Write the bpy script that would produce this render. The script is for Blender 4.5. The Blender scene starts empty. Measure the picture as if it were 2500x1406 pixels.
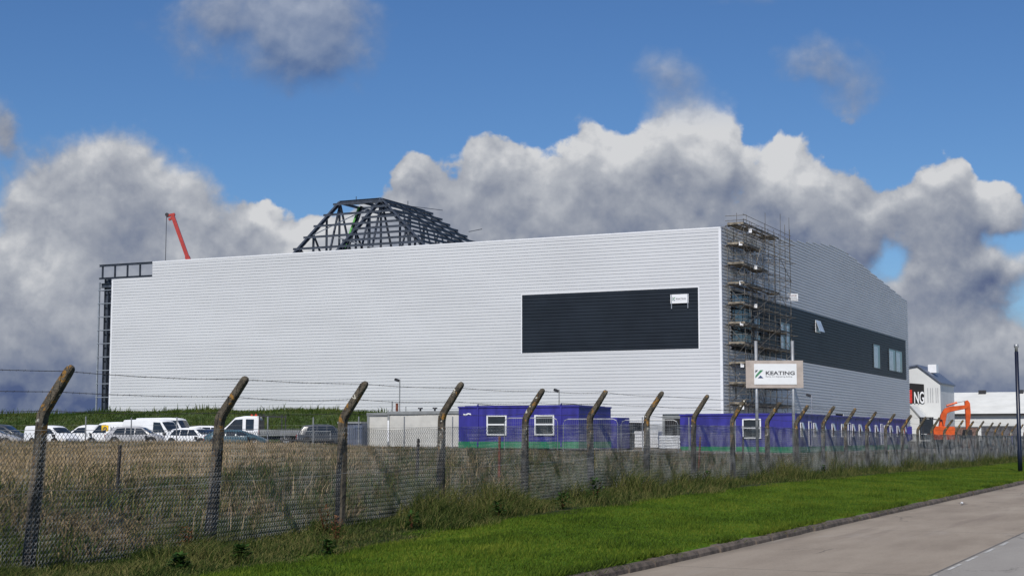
import bpy, bmesh, math, random
import numpy as np
from mathutils import Vector, Matrix
random.seed(7); rng = np.random.default_rng(7)
PI = math.pi
# axes: +Y runs along the road, +X points from the site towards the road, metres
# ------------------------------------------------------------------ camera
SC = bpy.context.scene; COL = SC.collection
YAW = math.radians(25.33)
cam = bpy.data.objects.new('camera', bpy.data.cameras.new('camera')); COL.objects.link(cam)
cam.data.sensor_width = 36; cam.data.lens = 53.28; cam.data.clip_start = .1; cam.data.clip_end = 8000
cam.location = (0, 0, 1.7); cam.rotation_euler = (PI/2 + math.atan(363/3700), 0, YAW)
SC.camera = cam
# ------------------------------------------------------------------ light
SUN = Vector((.22, -1.0, 1.10)).normalized()
sd = bpy.data.lights.new('sun', 'SUN'); sd.energy = 4.4; sd.angle = math.radians(.53); sd.color = (1, .955, .89)
so = bpy.data.objects.new('sun', sd); COL.objects.link(so); so.rotation_euler = SUN.to_track_quat('Z', 'Y').to_euler()
SC.view_settings.view_transform = 'Standard'; SC.view_settings.look = 'None'
SC.view_settings.exposure = 0; SC.view_settings.gamma = 1
SC.view_settings.use_curve_mapping = False
SC.cycles.max_bounces = 5; SC.cycles.diffuse_bounces = 3; SC.cycles.transparent_max_bounces = 8

class NB:
    """small node expression builder"""
    def __init__(s, tree): s.t = tree; s.n = tree.nodes; s.l = tree.links
    def put(s, sock, v):
        if v is None: return
        if hasattr(v, 'is_output') or isinstance(v, bpy.types.NodeSocket): s.l.new(v, sock)
        else: sock.default_value = v
    def m(s, op, a, b=None, c=None, clamp=False):
        n = s.n.new('ShaderNodeMath'); n.operation = op; n.use_clamp = clamp
        s.put(n.inputs[0], a); s.put(n.inputs[1], b)
        if c is not None: s.put(n.inputs[2], c)
        return n.outputs[0]
    def v(s, op, a, b=None):
        n = s.n.new('ShaderNodeVectorMath'); n.operation = op
        s.put(n.inputs[0], a); s.put(n.inputs[1], b)
        return n.outputs['Value'] if op in ('DOT_PRODUCT', 'LENGTH') else n.outputs[0]
    def xyz(s, a, b, c):
        n = s.n.new('ShaderNodeCombineXYZ'); s.put(n.inputs[0], a); s.put(n.inputs[1], b); s.put(n.inputs[2], c); return n.outputs[0]
    def sep(s, a):
        n = s.n.new('ShaderNodeSeparateXYZ'); s.put(n.inputs[0], a); return n.outputs
    def noise(s, vec, scale, detail=4, rough=.55, dist=0):
        n = s.n.new('ShaderNodeTexNoise'); s.put(n.inputs['Vector'], vec); n.inputs['Scale'].default_value = scale
        n.inputs['Detail'].default_value = detail; n.inputs['Roughness'].default_value = rough; n.inputs['Distortion'].default_value = dist
        return n.outputs['Fac']
    def step(s, x, a, b, lo=0, hi=1):
        n = s.n.new('ShaderNodeMapRange'); n.interpolation_type = 'SMOOTHSTEP'
        s.put(n.inputs[0], x); s.put(n.inputs[1], a); s.put(n.inputs[2], b); n.inputs[3].default_value = lo; n.inputs[4].default_value = hi
        return n.outputs[0]
    def mix(s, f, a, b):
        n = s.n.new('ShaderNodeMix'); n.data_type = 'RGBA'; s.put(n.inputs[0], f)
        for k, q in ((6, a), (7, b)):
            s.put(n.inputs[k], (*q, 1) if isinstance(q, tuple) and len(q) == 3 else q)
        return n.outputs[2]
    def ramp(s, f, stops):
        n = s.n.new('ShaderNodeValToRGB'); s.put(n.inputs[0], f); e = n.color_ramp.elements
        while len(e) < len(stops): e.new(.5)
        for el, (p, c) in zip(e, stops): el.position = p; el.color = (*c, 1)
        return n.outputs[0]

# ------------------------------------------------------------------ sky with real cumulus fields (by direction)
W = bpy.data.worlds.new('World'); SC.world = W; W.use_nodes = True
t = W.node_tree; t.nodes.clear(); b = NB(t)
sky = t.nodes.new('ShaderNodeTexSky'); sky.sky_type = 'NISHITA'; sky.sun_disc = False
sky.sun_elevation = math.asin(SUN.z); sky.sun_rotation = math.atan2(SUN.x, SUN.y)
sky.air_density = 1.0; sky.dust_density = .2; sky.ozone_density = 2.5
# cloud density as a node group: directions are measured as slopes against the view along the road, 1 unit = 1.54 degrees
G = bpy.data.node_groups.new('cloud_density', 'ShaderNodeTree')
G.interface.new_socket('P', in_out='INPUT', socket_type='NodeSocketVector')
G.interface.new_socket('D', in_out='OUTPUT', socket_type='NodeSocketFloat')
g = NB(G); gi = G.nodes.new('NodeGroupInput'); go = G.nodes.new('NodeGroupOutput')
BL = [(-5.9,10.3,2.5,1.5,1.0),(-4.6,9.7,1.5,1.4,.6),(-7.8,10.6,1.4,1.4,.5),(3.8,9.2,1.3,.75,.75),(4.5,8.1,1.0,.8,.5),(7.5,9.4,.9,.6,.85),(8.7,8.7,1.0,.9,.85),(6.2,11.0,1.6,.6,.5),(8.3,7.6,.9,.8,.38),
      (-9.5,6.8,1.8,1.25,1.0),(-11.3,5.9,1.8,1.4,.9),(-12.7,7.8,.45,.9,.8),(-8.5,5.0,1.3,1.3,.9),(-9.8,4.2,3.0,1.7,1.0),(-12,2.6,2.4,1.8,1.0),(-9,1.6,4,1.6,.9),
      (-6.3,4.9,.6,.65,1.2),(-5.0,4.7,1.1,.8,1.1),(-7.0,3.7,1.6,.8,.8),(-3.7,4.9,1.0,.8,.6),(-2.3,6.5,.45,.8,.85),(-.5,6.6,1.1,1.0,1.0),(2.0,7.0,.9,.9,1.0),(4.2,7.0,1.4,.95,1.1),(5.0,7.3,.8,.75,.6),(6.8,6.5,.9,.9,.9),(7.6,5.4,.9,1.2,.9),
      (2.4,5.0,5.2,1.6,1.15),(-2.0,5.0,1.9,1.2,.9),(10.7,6.4,.7,.9,.95),(9.9,5.3,1.3,1.0,.9),(8.3,4.6,.9,1.2,.7),(12.1,5.7,.9,1.0,1.0),(11.2,4.4,2.2,1.1,.95),(8,3.9,2,1.3,.8),(10.6,3.0,2.0,1.0,.7),
      (-3,3.2,8,1.6,.7),(11.5,2.0,4.5,1.0,.75)]
w0 = G.nodes.new('ShaderNodeTexNoise'); w0.inputs['Scale'].default_value = .5; w0.inputs['Detail'].default_value = 6; g.l.new(gi.outputs[0], w0.inputs['Vector'])
WP = g.v('ADD', gi.outputs[0], g.v('MULTIPLY', g.v('SUBTRACT', w0.outputs['Color'], (.5, .5, .5)), (1.9, 1.5, 0)))
acc = None
for (u0, v0, su, sv, w) in BL:
    d = g.v('MULTIPLY', g.v('SUBTRACT', WP, (u0, v0, 0)), (1/su, 1/sv, 0))
    e = g.m('MULTIPLY', g.m('EXPONENT', g.m('MULTIPLY', g.v('DOT_PRODUCT', d, d), -1.0)), w)
    acc = e if acc is None else g.m('ADD', acc, e)
acc = g.m('MINIMUM', acc, 1.25)
for (u0, v0, su, sv, w) in [(9.3,4.5,.62,.5,.95),(12.3,4.9,.7,.3,.8)]:
    d = g.v('MULTIPLY', g.v('SUBTRACT', WP, (u0, v0, 0)), (1/su, 1/sv, 0))
    acc = g.m('SUBTRACT', acc, g.m('MULTIPLY', g.m('EXPONENT', g.m('MULTIPLY', g.v('DOT_PRODUCT', d, d), -1.0)), w))
n1 = g.noise(gi.outputs[0], .55, 9, .56, .15)
vo = G.nodes.new('ShaderNodeTexVoronoi'); vo.feature = 'SMOOTH_F1'; vo.inputs['Smoothness'].default_value = .6; vo.inputs['Scale'].default_value = 1.15
wob = g.v('ADD', gi.outputs[0], g.v('SCALE', (0, 0, 0)))
nz = G.nodes.new('ShaderNodeTexNoise'); nz.inputs['Scale'].default_value = 1.6; nz.inputs['Detail'].default_value = 5; g.l.new(gi.outputs[0], nz.inputs['Vector'])
ofs = g.v('MULTIPLY', g.v('SUBTRACT', nz.outputs['Color'], (.5, .5, .5)), (1.3, 1.3, 1.3))
g.l.new(g.v('ADD', gi.outputs[0], ofs), vo.inputs['Vector'])
try: vo.inputs['Detail'].default_value = 2.0; vo.inputs['Roughness'].default_value = .5
except Exception: pass
bil = g.m('SUBTRACT', .45, vo.outputs['Distance'])
acc = g.m('ADD', acc, g.step(g.sep(gi.outputs[0])[1], 3.4, 1.4, 0, .75))
D = g.m('ADD', acc, g.m('MULTIPLY', g.m('SUBTRACT', n1, .5), 1.0))
D = g.m('ADD', D, g.m('MULTIPLY', bil, .22))
g.l.new(D, go.inputs[0])
tc = t.nodes.new('ShaderNodeTexCoord').outputs['Generated']
fwd = b.v('DOT_PRODUCT', tc, (-math.sin(YAW), math.cos(YAW), 0)); rgt = b.v('DOT_PRODUCT', tc, (math.cos(YAW), math.sin(YAW), 0))
dep = b.m('DIVIDE', 37.18, b.m('MAXIMUM', b.m('ABSOLUTE', fwd), .12))
zz = b.sep(tc)[2]
P = b.xyz(b.m('MULTIPLY', rgt, dep), b.m('MULTIPLY', zz, dep), 0)
def den(off):
    q = t.nodes.new('ShaderNodeGroup'); q.node_tree = G
    b.l.new(b.v('ADD', P, off), q.inputs[0]); return q.outputs[0]
D0, D1 = den((0, 0, 0)), den((-.08, .30, 0))
pv = b.sep(P)[1]; pu = b.sep(P)[0]
soft = b.step(pv, 7.5, 8.6)
lsoft = b.m('MULTIPLY', b.step(pu, -6.6, -7.6), .5)
sf = b.m('MAXIMUM', soft, lsoft)
sf = b.m('MAXIMUM', sf, b.m('MULTIPLY', b.m('MULTIPLY', b.step(pu, 7.6, 8.6), b.step(pv, 6.0, 5.2)), .6))
wid = b.m('ADD', .16, b.m('MULTIPLY', sf, .66))
lo = b.m('SUBTRACT', .50, b.m('MULTIPLY', sf, .24))
mask = b.m('MULTIPLY', b.step(D0, lo, b.m('ADD', lo, wid)), b.m('SUBTRACT', 1, b.m('MULTIPLY', soft, .32)))
# where each cloud mass catches the sun (+) and where its base is in shade (-)
LB = [(2.4,7.4,1.1,1.0,.36),(4.9,7.5,1.3,.9,.42),(7.0,6.6,1.0,1.0,.34),(.9,6.6,.7,.8,.28),(-.4,7.0,.9,.8,.18),(-9.0,6.6,1.2,.9,.13),(-7.9,6.8,.8,.7,.12),(10.7,7.1,.5,.6,.34),(12.1,6.3,.7,.8,.30),(-6.1,5.5,.5,.4,.25),(-5.0,4.8,.9,.7,.34),(-8.1,4.3,.6,.6,.30),(-11.6,4.2,1.1,.9,.36),(-12.3,5.6,.7,.9,.14),(10.6,4.9,.9,.6,.08),
      (-5.9,10.6,1.2,.9,.12),(3.7,9.5,.8,.5,.10),(3.0,5.2,3.2,1.0,-.16),(6.5,4.9,1.8,1.0,-.16),(-9.9,4.9,1.5,.7,-.12),(-12.4,4.0,.6,.8,-.16),(-5.2,8.9,1.8,.8,-.16),(10.9,4.4,1.2,.9,-.22),(9.0,3.4,2.0,.8,-.10),(-11.0,1.3,3.5,1.2,-.36),(-12.6,7.6,.6,.9,-.12),(11.0,2.0,3,1.2,-.10)]
wn = t.nodes.new('ShaderNodeTexNoise'); wn.inputs['Scale'].default_value = .8; wn.inputs['Detail'].default_value = 6; b.l.new(P, wn.inputs['Vector'])
PW = b.v('ADD', P, b.v('MULTIPLY', b.v('SUBTRACT', wn.outputs['Color'], (.5, .5, .5)), (2.0, 2.0, 0)))
lit = b.m('ADD', .54, b.m('MULTIPLY', b.m('SUBTRACT', D0, D1), .75))
for (u0, v0, su, sv, w) in LB:
    d = b.v('MULTIPLY', b.v('SUBTRACT', PW, (u0, v0, 0)), (1/su, 1/sv, 0))
    lit = b.m('MULTIPLY_ADD', b.m('EXPONENT', b.m('MULTIPLY', b.v('DOT_PRODUCT', d, d), -1.0)), w, lit)
lit = b.m('ADD', lit, b.m('MULTIPLY', b.m('SUBTRACT', wn.outputs['Fac'], .5), b.m('SUBTRACT', .58, b.m('MULTIPLY', soft, .35))))
lit = b.m('ADD', lit, b.m('MULTIPLY', b.m('SUBTRACT', b.noise(PW, 1.9, 5, .55), .5), .12))
lit = b.m('SUBTRACT', lit, b.m('MULTIPLY', soft, .13), clamp=True)
ccol = b.ramp(lit, [(0, (.085, .12, .24)), (.25, (.19, .228, .325)), (.5, (.315, .345, .415)), (.75, (.47, .495, .545)), (1, (.70, .71, .73))])
hs = t.nodes.new('ShaderNodeHueSaturation'); hs.inputs['Saturation'].default_value = 1.1; b.l.new(sky.outputs[0], hs.inputs['Color'])
bg1 = t.nodes.new('ShaderNodeBackground'); bg1.inputs[1].default_value = .1; b.l.new(b.v('MULTIPLY', hs.outputs[0], (.50, .655, .86)), bg1.inputs[0])
bg2 = t.nodes.new('ShaderNodeBackground'); bg2.inputs[1].default_value = .92; b.l.new(ccol, bg2.inputs[0])
ms = t.nodes.new('ShaderNodeMixShader'); b.l.new(mask, ms.inputs[0]); b.l.new(bg1.outputs[0], ms.inputs[1]); b.l.new(bg2.outputs[0], ms.inputs[2])
wo = t.nodes.new('ShaderNodeOutputWorld'); b.l.new(ms.outputs[0], wo.inputs[0])
W.cycles.sampling_method = 'MANUAL'; W.cycles.sample_map_resolution = 512

# ------------------------------------------------------------------ materials
def mat(name, col, rough=.6, metal=0, var=.12, vscale=3.0, bump=0, bscale=20, spec=None, col2=None, stretch=(1, 1, 1)):
    m = bpy.data.materials.new(name); m.use_nodes = True; q = NB(m.node_tree)
    p = m.node_tree.nodes['Principled BSDF']; p.inputs['Roughness'].default_value = rough; p.inputs['Metallic'].default_value = metal
    if spec is not None: p.inputs['Specular IOR Level'].default_value = spec
    ge = m.node_tree.nodes.new('ShaderNodeNewGeometry').outputs['Position']
    ps = q.v('MULTIPLY', ge, stretch)
    f = q.noise(ps, vscale, 5, .6)
    c2 = col2 if col2 else tuple(c*(1-2*var) for c in col)
    c1 = col if col2 else tuple(min(1, c*(1+var)) for c in col)
    q.l.new(q.mix(q.step(f, .3, .7), c2, c1), p.inputs['Base Color'])
    if bump:
        bn = m.node_tree.nodes.new('ShaderNodeBump'); bn.inputs['Strength'].default_value = bump; bn.inputs['Distance'].default_value = .02
        q.l.new(q.noise(ps, bscale, 4), bn.inputs['Height']); q.l.new(bn.outputs[0], p.inputs['Normal'])
    return m
M = {}
M['clad'] = mat('silver_cladding', (.595, .605, .618), .5, 0, .03, .25, stretch=(.3, .3, 1))
M['clad_dark'] = mat('anthracite_cladding', (.017, .023, .032), .5, 0, .1, .3, spec=.25)
M['flash'] = mat('white_flashing', (.74, .75, .77), .4, 0, .03)
M['steel'] = mat('dark_steel', (.062, .074, .096), .5, .2, .2, 2)
M['galv'] = mat('galvanised_steel', (.36, .37, .38), .45, .5, .12, 3)
M['rail'] = mat('light_steel', (.30, .33, .37), .5, .2, .1, 2)
M['green_paint'] = mat('green_painted_steel', (.12, .42, .08), .5)
M['scaf'] = mat('scaffold_tube', (.20, .18, .15), .55, .5, .25, 2)
M['board'] = mat('scaffold_board', (.23, .20, .155), .85, 0, .3, 2)
M['glass'] = mat('window_glass', (.02, .026, .034), .08, 0, .1, spec=.55)
M['film'] = mat('pale_window_lining', (.42, .47, .52), .25, 0, .12, 1.2)
M['purple'] = mat('purple_cabin_paint', (.034, .031, .245), .5, 0, .16, 1.6, stretch=(1, 1, .35))
M['green'] = mat('green_cabin_base', (.02, .22, .10), .5, 0, .12, 1.5)
M['white'] = mat('white_paint', (.78, .79, .80), .35, 0, .03, 2)
M['offwhite'] = mat('offwhite_panel', (.52, .51, .47), .5, 0, .06, 1)
M['trimgrey'] = mat('grey_trim', (.22, .23, .23), .5, 0, .08)
M['black'] = mat('black_void', (.008, .008, .009), .8, 0, .1)
M['rubber'] = mat('rubber', (.02, .02, .02), .8)
M['plastic'] = mat('black_plastic', (.025, .025, .028), .5)
M['orange'] = mat('orange_machine_paint', (.60, .095, .016), .4, 0, .12, 2)
M['crane_red'] = mat('crane_red', (.42, .045, .035), .4, 0, .1)
M['ply'] = mat('weathered_plywood', (.43, .37, .33), .8, 0, .07, 3)
M['ink'] = mat('dark_grey_ink', (.09, .09, .10), .6)
M['ink_light'] = mat('light_grey_ink', (.30, .31, .33), .6)
M['logo_green'] = mat('logo_green', (.07, .27, .13), .6)
M['logo_blue'] = mat('logo_blue', (.03, .06, .16), .6)
M['red'] = mat('red_paint', (.55, .03, .02), .5)
M['yellow'] = mat('yellow_paint', (.80, .50, .01), .5)
M['column'] = mat('dark_blue_column', (.004, .007, .022), .4)
M['rust'] = mat('rusty_iron', (.17, .055, .03), .9, 0, .3, 8)
M['stake'] = mat('dark_timber_stake', (.04, .032, .025), .9, 0, .3, 8)
M['wire'] = mat('galvanised_wire', (.32, .32, .31), .45, .25, .35, 2)
M['wall_white'] = mat('white_shed_sheet', (.60, .61, .60), .55, 0, .04, .3)
M['roof_white'] = mat('pale_roof_sheet', (.66, .66, .62), .6, 0, .05, .3)
M['brick'] = mat('brown_brick_wall', (.16, .10, .08), .9, 0, .3, 4)
M['blockwall'] = mat('dark_grey_block_wall', (.10, .10, .11), .9, 0, .3, 2)
M['navygrey'] = mat('blue_grey_container', (.10, .12, .17), .5, 0, .1)
M['amber'] = mat('amber_lens', (.6, .06, .02), .3)
def stoney():
    m = bpy.data.materials.new('lichened_concrete'); m.use_nodes = True; q = NB(m.node_tree); p = m.node_tree.nodes['Principled BSDF']
    p.inputs['Roughness'].default_value = .95
    ge = m.node_tree.nodes.new('ShaderNodeNewGeometry').outputs['Position']
    base = q.mix(q.step(q.noise(ge, 7, 6, .65), .32, .68), (.035, .029, .022), (.125, .105, .075))
    zc = q.sep(ge)[2]
    hi = q.step(zc, .9, 2.2)
    o = q.m('MULTIPLY', q.step(q.noise(q.v('ADD', ge, (7, 3, 1)), 6.5, 4, .65), .565, .62), hi)
    base = q.mix(o, base, (.27, .14, .03))
    w = q.m('MULTIPLY', q.step(q.noise(q.v('ADD', ge, (17, 31, 5)), 8.5, 2, .5), .66, .69), hi)
    base = q.mix(w, base, (.55, .53, .45))
    q.l.new(base, p.inputs['Base Color'])
    bn = m.node_tree.nodes.new('ShaderNodeBump'); bn.inputs['Strength'].default_value = .8; bn.inputs['Distance'].default_value = .02
    q.l.new(q.noise(ge, 28, 5), bn.inputs['Height']); q.l.new(bn.outputs[0], p.inputs['Normal']); return m
M['post'] = stoney()
def veg(name, stops, scale=1.0, tint_amt=.5):
    """foliage: patch colour by world position, every blade with its own tint"""
    m = bpy.data.materials.new(name); m.use_nodes = True; q = NB(m.node_tree); p = m.node_tree.nodes['Principled BSDF']
    p.inputs['Roughness'].default_value = .65; p.inputs['Specular IOR Level'].default_value = .08
    ge = m.node_tree.nodes.new('ShaderNodeNewGeometry').outputs['Position']
    at = m.node_tree.nodes.new('ShaderNodeAttribute'); at.attribute_name = 'tint'
    f = q.noise(q.v('MULTIPLY', ge, (1, .6, .0)), scale, 4, .6)
    f = q.m('ADD', f, q.m('MULTIPLY', q.m('SUBTRACT', q.noise(q.v('MULTIPLY', ge, (1, .5, 0)), scale*.55, 4, .55), .5), .85))
    f = q.m('ADD', f, q.m('MULTIPLY', q.m('SUBTRACT', at.outputs['Fac'], .5), tint_amt))
    q.l.new(q.ramp(f, stops), p.inputs['Base Color'])
    tr = m.node_tree.nodes.new('ShaderNodeBsdfTranslucent'); q.l.new(q.ramp(f, stops), tr.inputs[0])
    mx = m.node_tree.nodes.new('ShaderNodeMixShader'); mx.inputs[0].default_value = .3
    out = m.node_tree.nodes['Material Output']; q.l.new(p.outputs[0], mx.inputs[1]); q.l.new(tr.outputs[0], mx.inputs[2]); q.l.new(mx.outputs[0], out.inputs[0])
    return m
M['lawn'] = veg('mown_grass', [(.20, (.028, .050, .008)), (.5, (.070, .120, .010)), (.80, (.160, .185, .024))], .55, .5)
M['rough'] = veg('rough_grass', [(.22, (.017, .032, .007)), (.5, (.055, .086, .016)), (.80, (.17, .155, .055))], .9, .8)
M['weedy'] = veg('field_weeds', [(.2, (.022, .045, .012)), (.42, (.055, .085, .022)), (.55, (.13, .095, .055)), (.75, (.24, .18, .10))], .28, .5)
M['dry'] = veg('dry_grass', [(.22, (.12, .10, .045)), (.5, (.32, .24, .13)), (.8, (.50, .38, .23))], .55, .8)
M['bank'] = veg('bank_grass', [(.25, (.022, .045, .009)), (.5, (.045, .085, .012)), (.8, (.12, .13, .04))], .25, .5)
M['leaf'] = veg('broad_leaf', [(.2, (.02, .05, .012)), (.55, (.045, .10, .02)), (.9, (.10, .14, .04))], 3, .6)
M['dock'] = veg('brown_seed_stem', [(.2, (.09, .04, .02)), (.6, (.20, .085, .04)), (.9, (.28, .15, .07))], 3, .6)

# ------------------------------------------------------------------ object helpers
def tag(o, label=None, cat=None, group=None, kind=None):
    if label: o['label'] = label
    if cat: o['category'] = cat
    if group: o['group'] = group
    if kind: o['kind'] = kind
    return o
def empty(name, loc=(0, 0, 0), rz=0, label=None, cat=None, group=None):
    o = bpy.data.objects.new(name, None); COL.objects.link(o); o.location = loc; o.rotation_euler = (0, 0, rz); o.empty_display_size = .2
    return tag(o, label, cat, group)
class MB:
    def __init__(s): s.v = []; s.f = []
    def add(s, vs, fs):
        n = len(s.v); s.v += [tuple(x) for x in vs]; s.f += [tuple(i+n for i in f) for f in fs]; return s
    def box(s, x0, x1, y0, y1, z0, z1):
        return s.add([(x0,y0,z0),(x1,y0,z0),(x1,y1,z0),(x0,y1,z0),(x0,y0,z1),(x1,y0,z1),(x1,y1,z1),(x0,y1,z1)],
                     [(0,3,2,1),(4,5,6,7),(0,1,5,4),(1,2,6,5),(2,3,7,6),(3,0,4,7)])
    def bar(s, a, c, w, h=None, up=(0, 0, 1)):
        """rectangular bar from a to c"""
        h = h or w; a = Vector(a); c = Vector(c); d = (c-a).normalized(); u = Vector(up)
        if abs(d.dot(u)) > .98: u = Vector((0, 1, 0))
        r = d.cross(u).normalized(); u = r.cross(d)
        vs = [p + r*i*w/2 + u*j*h/2 for p in (a, c) for i, j in ((-1,-1),(1,-1),(1,1),(-1,1))]
        return s.add(vs, [(0,1,2,3),(7,6,5,4),(0,4,5,1),(1,5,6,2),(2,6,7,3),(3,7,4,0)])
    def beam(s, a, c, w, h, t=.03, up=(0, 0, 1)):
        """I section"""
        a = Vector(a); c = Vector(c); d = (c-a).normalized(); u = Vector(up)
        if abs(d.dot(u)) > .98: u = Vector((0, 1, 0))
        r = d.cross(u).normalized(); u = r.cross(d)
        s.bar(a, c, t, h-2*t, u)
        for k in (-1, 1): s.bar(a+u*k*(h-t)/2, c+u*k*(h-t)/2, w, t, u)
        return s
    def tube(s, pts, r, n=6, cap=True):
        pts = [Vector(p) for p in pts]; rr = r if isinstance(r, (list, tuple)) else [r]*len(pts); base = len(s.v); vs = []; fs = []
        for i, p in enumerate(pts):
            d = (pts[min(i+1, len(pts)-1)] - pts[max(i-1, 0)]).normalized()
            u = Vector((0, 0, 1)) if abs(d.z) < .95 else Vector((1, 0, 0))
            a = d.cross(u).normalized(); q = a.cross(d)
            vs += [p + (a*math.cos(k*2*PI/n) + q*math.sin(k*2*PI/n))*rr[i] for k in range(n)]
        for i in range(len(pts)-1):
            for k in range(n): fs.append((i*n+k, i*n+(k+1) % n, (i+1)*n+(k+1) % n, (i+1)*n+k))
        if cap: fs += [tuple(range(n))[::-1], tuple((len(pts)-1)*n+k for k in range(n))]
        return s.add(vs, fs)
    def prism(s, poly, axis, a, c):
        """poly in the two other axes, extruded along axis from a to c"""
        n = len(poly)
        def mk(p, w): return {'x': (w, p[0], p[1]), 'y': (p[0], w, p[1]), 'z': (p[0], p[1], w)}[axis]
        return s.add([mk(p, a) for p in poly] + [mk(p, c) for p in poly],
                     [tuple(range(n)), tuple(range(n, 2*n))[::-1]] + [(i, i+n, (i+1) % n+n, (i+1) % n) for i in range(n)])
    def build(s, name, m, parent=None, smooth=False, bevel=0, fixn=True):
        me = bpy.data.meshes.new(name); me.from_pydata(s.v, [], s.f)
        if fixn or bevel:
            bm = bmesh.new(); bm.from_mesh(me)
            if bevel: bmesh.ops.bevel(bm, geom=bm.edges[:], offset=bevel, segments=2, affect='EDGES', clamp_overlap=True)
            bmesh.ops.recalc_face_normals(bm, faces=bm.faces); bm.to_mesh(me); bm.free()
        me.materials.append(m)
        if smooth: me.polygons.foreach_set('use_smooth', [True]*len(me.polygons))
        o = bpy.data.objects.new(name, me); COL.objects.link(o); o.parent = parent
        return o
def copy_tree(o, parent=None):
    c = o.copy(); COL.objects.link(c); c.parent = parent
    for ch in [x for x in list(o.children)]: copy_tree(ch, c)
    return c
def text_mesh(name, body, size, m, parent, loc, rot, xs=1.0, extrude=.004, bold=0):
    cu = bpy.data.curves.new(name, 'FONT'); cu.body = body; cu.size = size; cu.extrude = extrude; cu.offset = bold; cu.resolution_u = 3
    o = bpy.data.objects.new(name, cu); COL.objects.link(o); bpy.context.view_layer.update()
    me = bpy.data.meshes.new_from_object(o.evaluated_get(bpy.context.evaluated_depsgraph_get())); bpy.data.objects.remove(o)
    for v in me.vertices: v.co.x *= xs
    me.materials.clear(); me.materials.append(m); me.name = name
    n = bpy.data.objects.new(name, me); COL.objects.link(n); n.parent = parent; n.location = loc; n.rotation_euler = rot
    return n
def lerp_tab(tab, x):
    if x <= tab[0][0]: return tab[0][1]
    for (a, p), (c, q) in zip(tab, tab[1:]):
        if x <= c: return p + (q-p)*(x-a)/(c-a)
    return tab[-1][1]

# ------------------------------------------------------------------ terrain
ZF = [(10, -.05), (16, -.03), (20, .0), (24, .05), (29, .10), (35, .20), (47, .24), (56, .2), (66, .13), (76, .04), (100, -.02), (300, 0)]
def zf(y): return lerp_tab(ZF, y)
FX = -14.4
def gz(x, y):
    if x > -7.0: return .04
    v = .115 + max(0, min(1, (-7.05-x)/5))*zf(y)*.8 - .16*max(0, min(1, (-10.5-x)/3))*max(0, min(1, (25-y)/6))
    if x < -46:
        D = -.4279*x + .9038*y; k = min(1, (-46-x)/10)
        return lerp_tab([(-130, 1.2), (-83, .95), (-46, .97)], x) + .46*k*math.exp(-((D-95)/(9 if D < 95 else 4.5))**2)
    return lerp_tab([(-130, 1.2), (-83, .95), (-46, .97), (-27, .58), (-17.7, .30 + .3*zf(y)), (FX-.4, v)], x) if x < FX-.4 else v
def sheet(name, xs, ys, zfun, m, kind='structure', thick=None):
    vs = [(x, y, zfun(x, y)) for y in ys for x in xs]; nx = len(xs)
    fs = [(j*nx+i, j*nx+i+1, (j+1)*nx+i+1, (j+1)*nx+i) for j in range(len(ys)-1) for i in range(nx-1)]
    me = bpy.data.meshes.new(name); me.from_pydata(vs, [], fs); me.materials.append(m)
    me.polygons.foreach_set('use_smooth', [True]*len(me.polygons))
    o = bpy.data.objects.new(name, me); COL.objects.link(o); o['kind'] = kind; return o
def ground_mat():
    m = bpy.data.materials.new('ground_cover'); m.use_nodes = True; q = NB(m.node_tree); p = m.node_tree.nodes['Principled BSDF']; p.inputs['Roughness'].default_value = .95
    p.inputs['Specular IOR Level'].default_value = .1
    ge = m.node_tree.nodes.new('ShaderNodeNewGeometry').outputs['Position']; s = q.sep(ge)
    n1 = q.noise(ge, .35, 5, .6); n2 = q.noise(ge, 3.0, 6, .65); n3 = q.noise(ge, 14, 4, .6)
    f = q.m('ADD', q.m('MULTIPLY', n2, .6), q.m('MULTIPLY', n3, .4))
    lawn = q.ramp(f, [(.35, (.03, .065, .003)), (.5, (.06, .115, .004)), (.65, (.11, .16, .01))])
    roughc = q.ramp(f, [(.35, (.012, .018, .006)), (.5, (.03, .04, .012)), (.65, (.07, .065, .025))])
    weed = q.ramp(f, [(.35, (.02, .03, .01)), (.5, (.06, .055, .025)), (.65, (.13, .095, .05))])
    dry = q.ramp(f, [(.35, (.13, .10, .055)), (.5, (.27, .20, .115)), (.65, (.42, .32, .20))])
    yard = q.ramp(f, [(.35, (.13, .12, .105)), (.6, (.24, .225, .20))])
    xw = q.m('ADD', s[0], q.m('MULTIPLY', q.m('SUBTRACT', n1, .5), 4.5))
    ed = q.m('SUBTRACT', xw, q.m('MULTIPLY', q.step(s[1], 27, 15), .8))
    c = q.mix(q.step(ed, -12.6, -12.2), roughc, lawn)
    c = q.mix(q.step(xw, -17.5, -15.5), weed, c)
    rt = q.m('ADD', q.m('ADD', q.m('MULTIPLY', s[0], .874), q.m('MULTIPLY', s[1], .491)), q.m('MULTIPLY', q.m('SUBTRACT', n1, .5), 12))
    patch = q.step(q.noise(q.v('MULTIPLY', ge, (1, .6, 1)), .22, 4, .6), .36, .56)
    dm = q.m('MULTIPLY', q.step(q.m('ADD', xw, 0), -22, -27), q.m('MULTIPLY', q.step(rt, 2, -6), q.m('ADD', .35, q.m('MULTIPLY', patch, .65))))
    c = q.mix(dm, c, dry)
    far = q.m('MULTIPLY', q.step(q.m('ADD', s[1], q.m('MULTIPLY', s[0], -.25)), 98, 104), q.step(s[0], -17.5, -16.5, 1, 0))
    c = q.mix(far, c, yard)
    q.l.new(c, p.inputs['Base Color'])
    bn = m.node_tree.nodes.new('ShaderNodeBump'); bn.inputs['Strength'].default_value = 1; bn.inputs['Distance'].default_value = .06
    q.l.new(f, bn.inputs['Height']); q.l.new(bn.outputs[0], p.inputs['Normal']); return m
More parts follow.
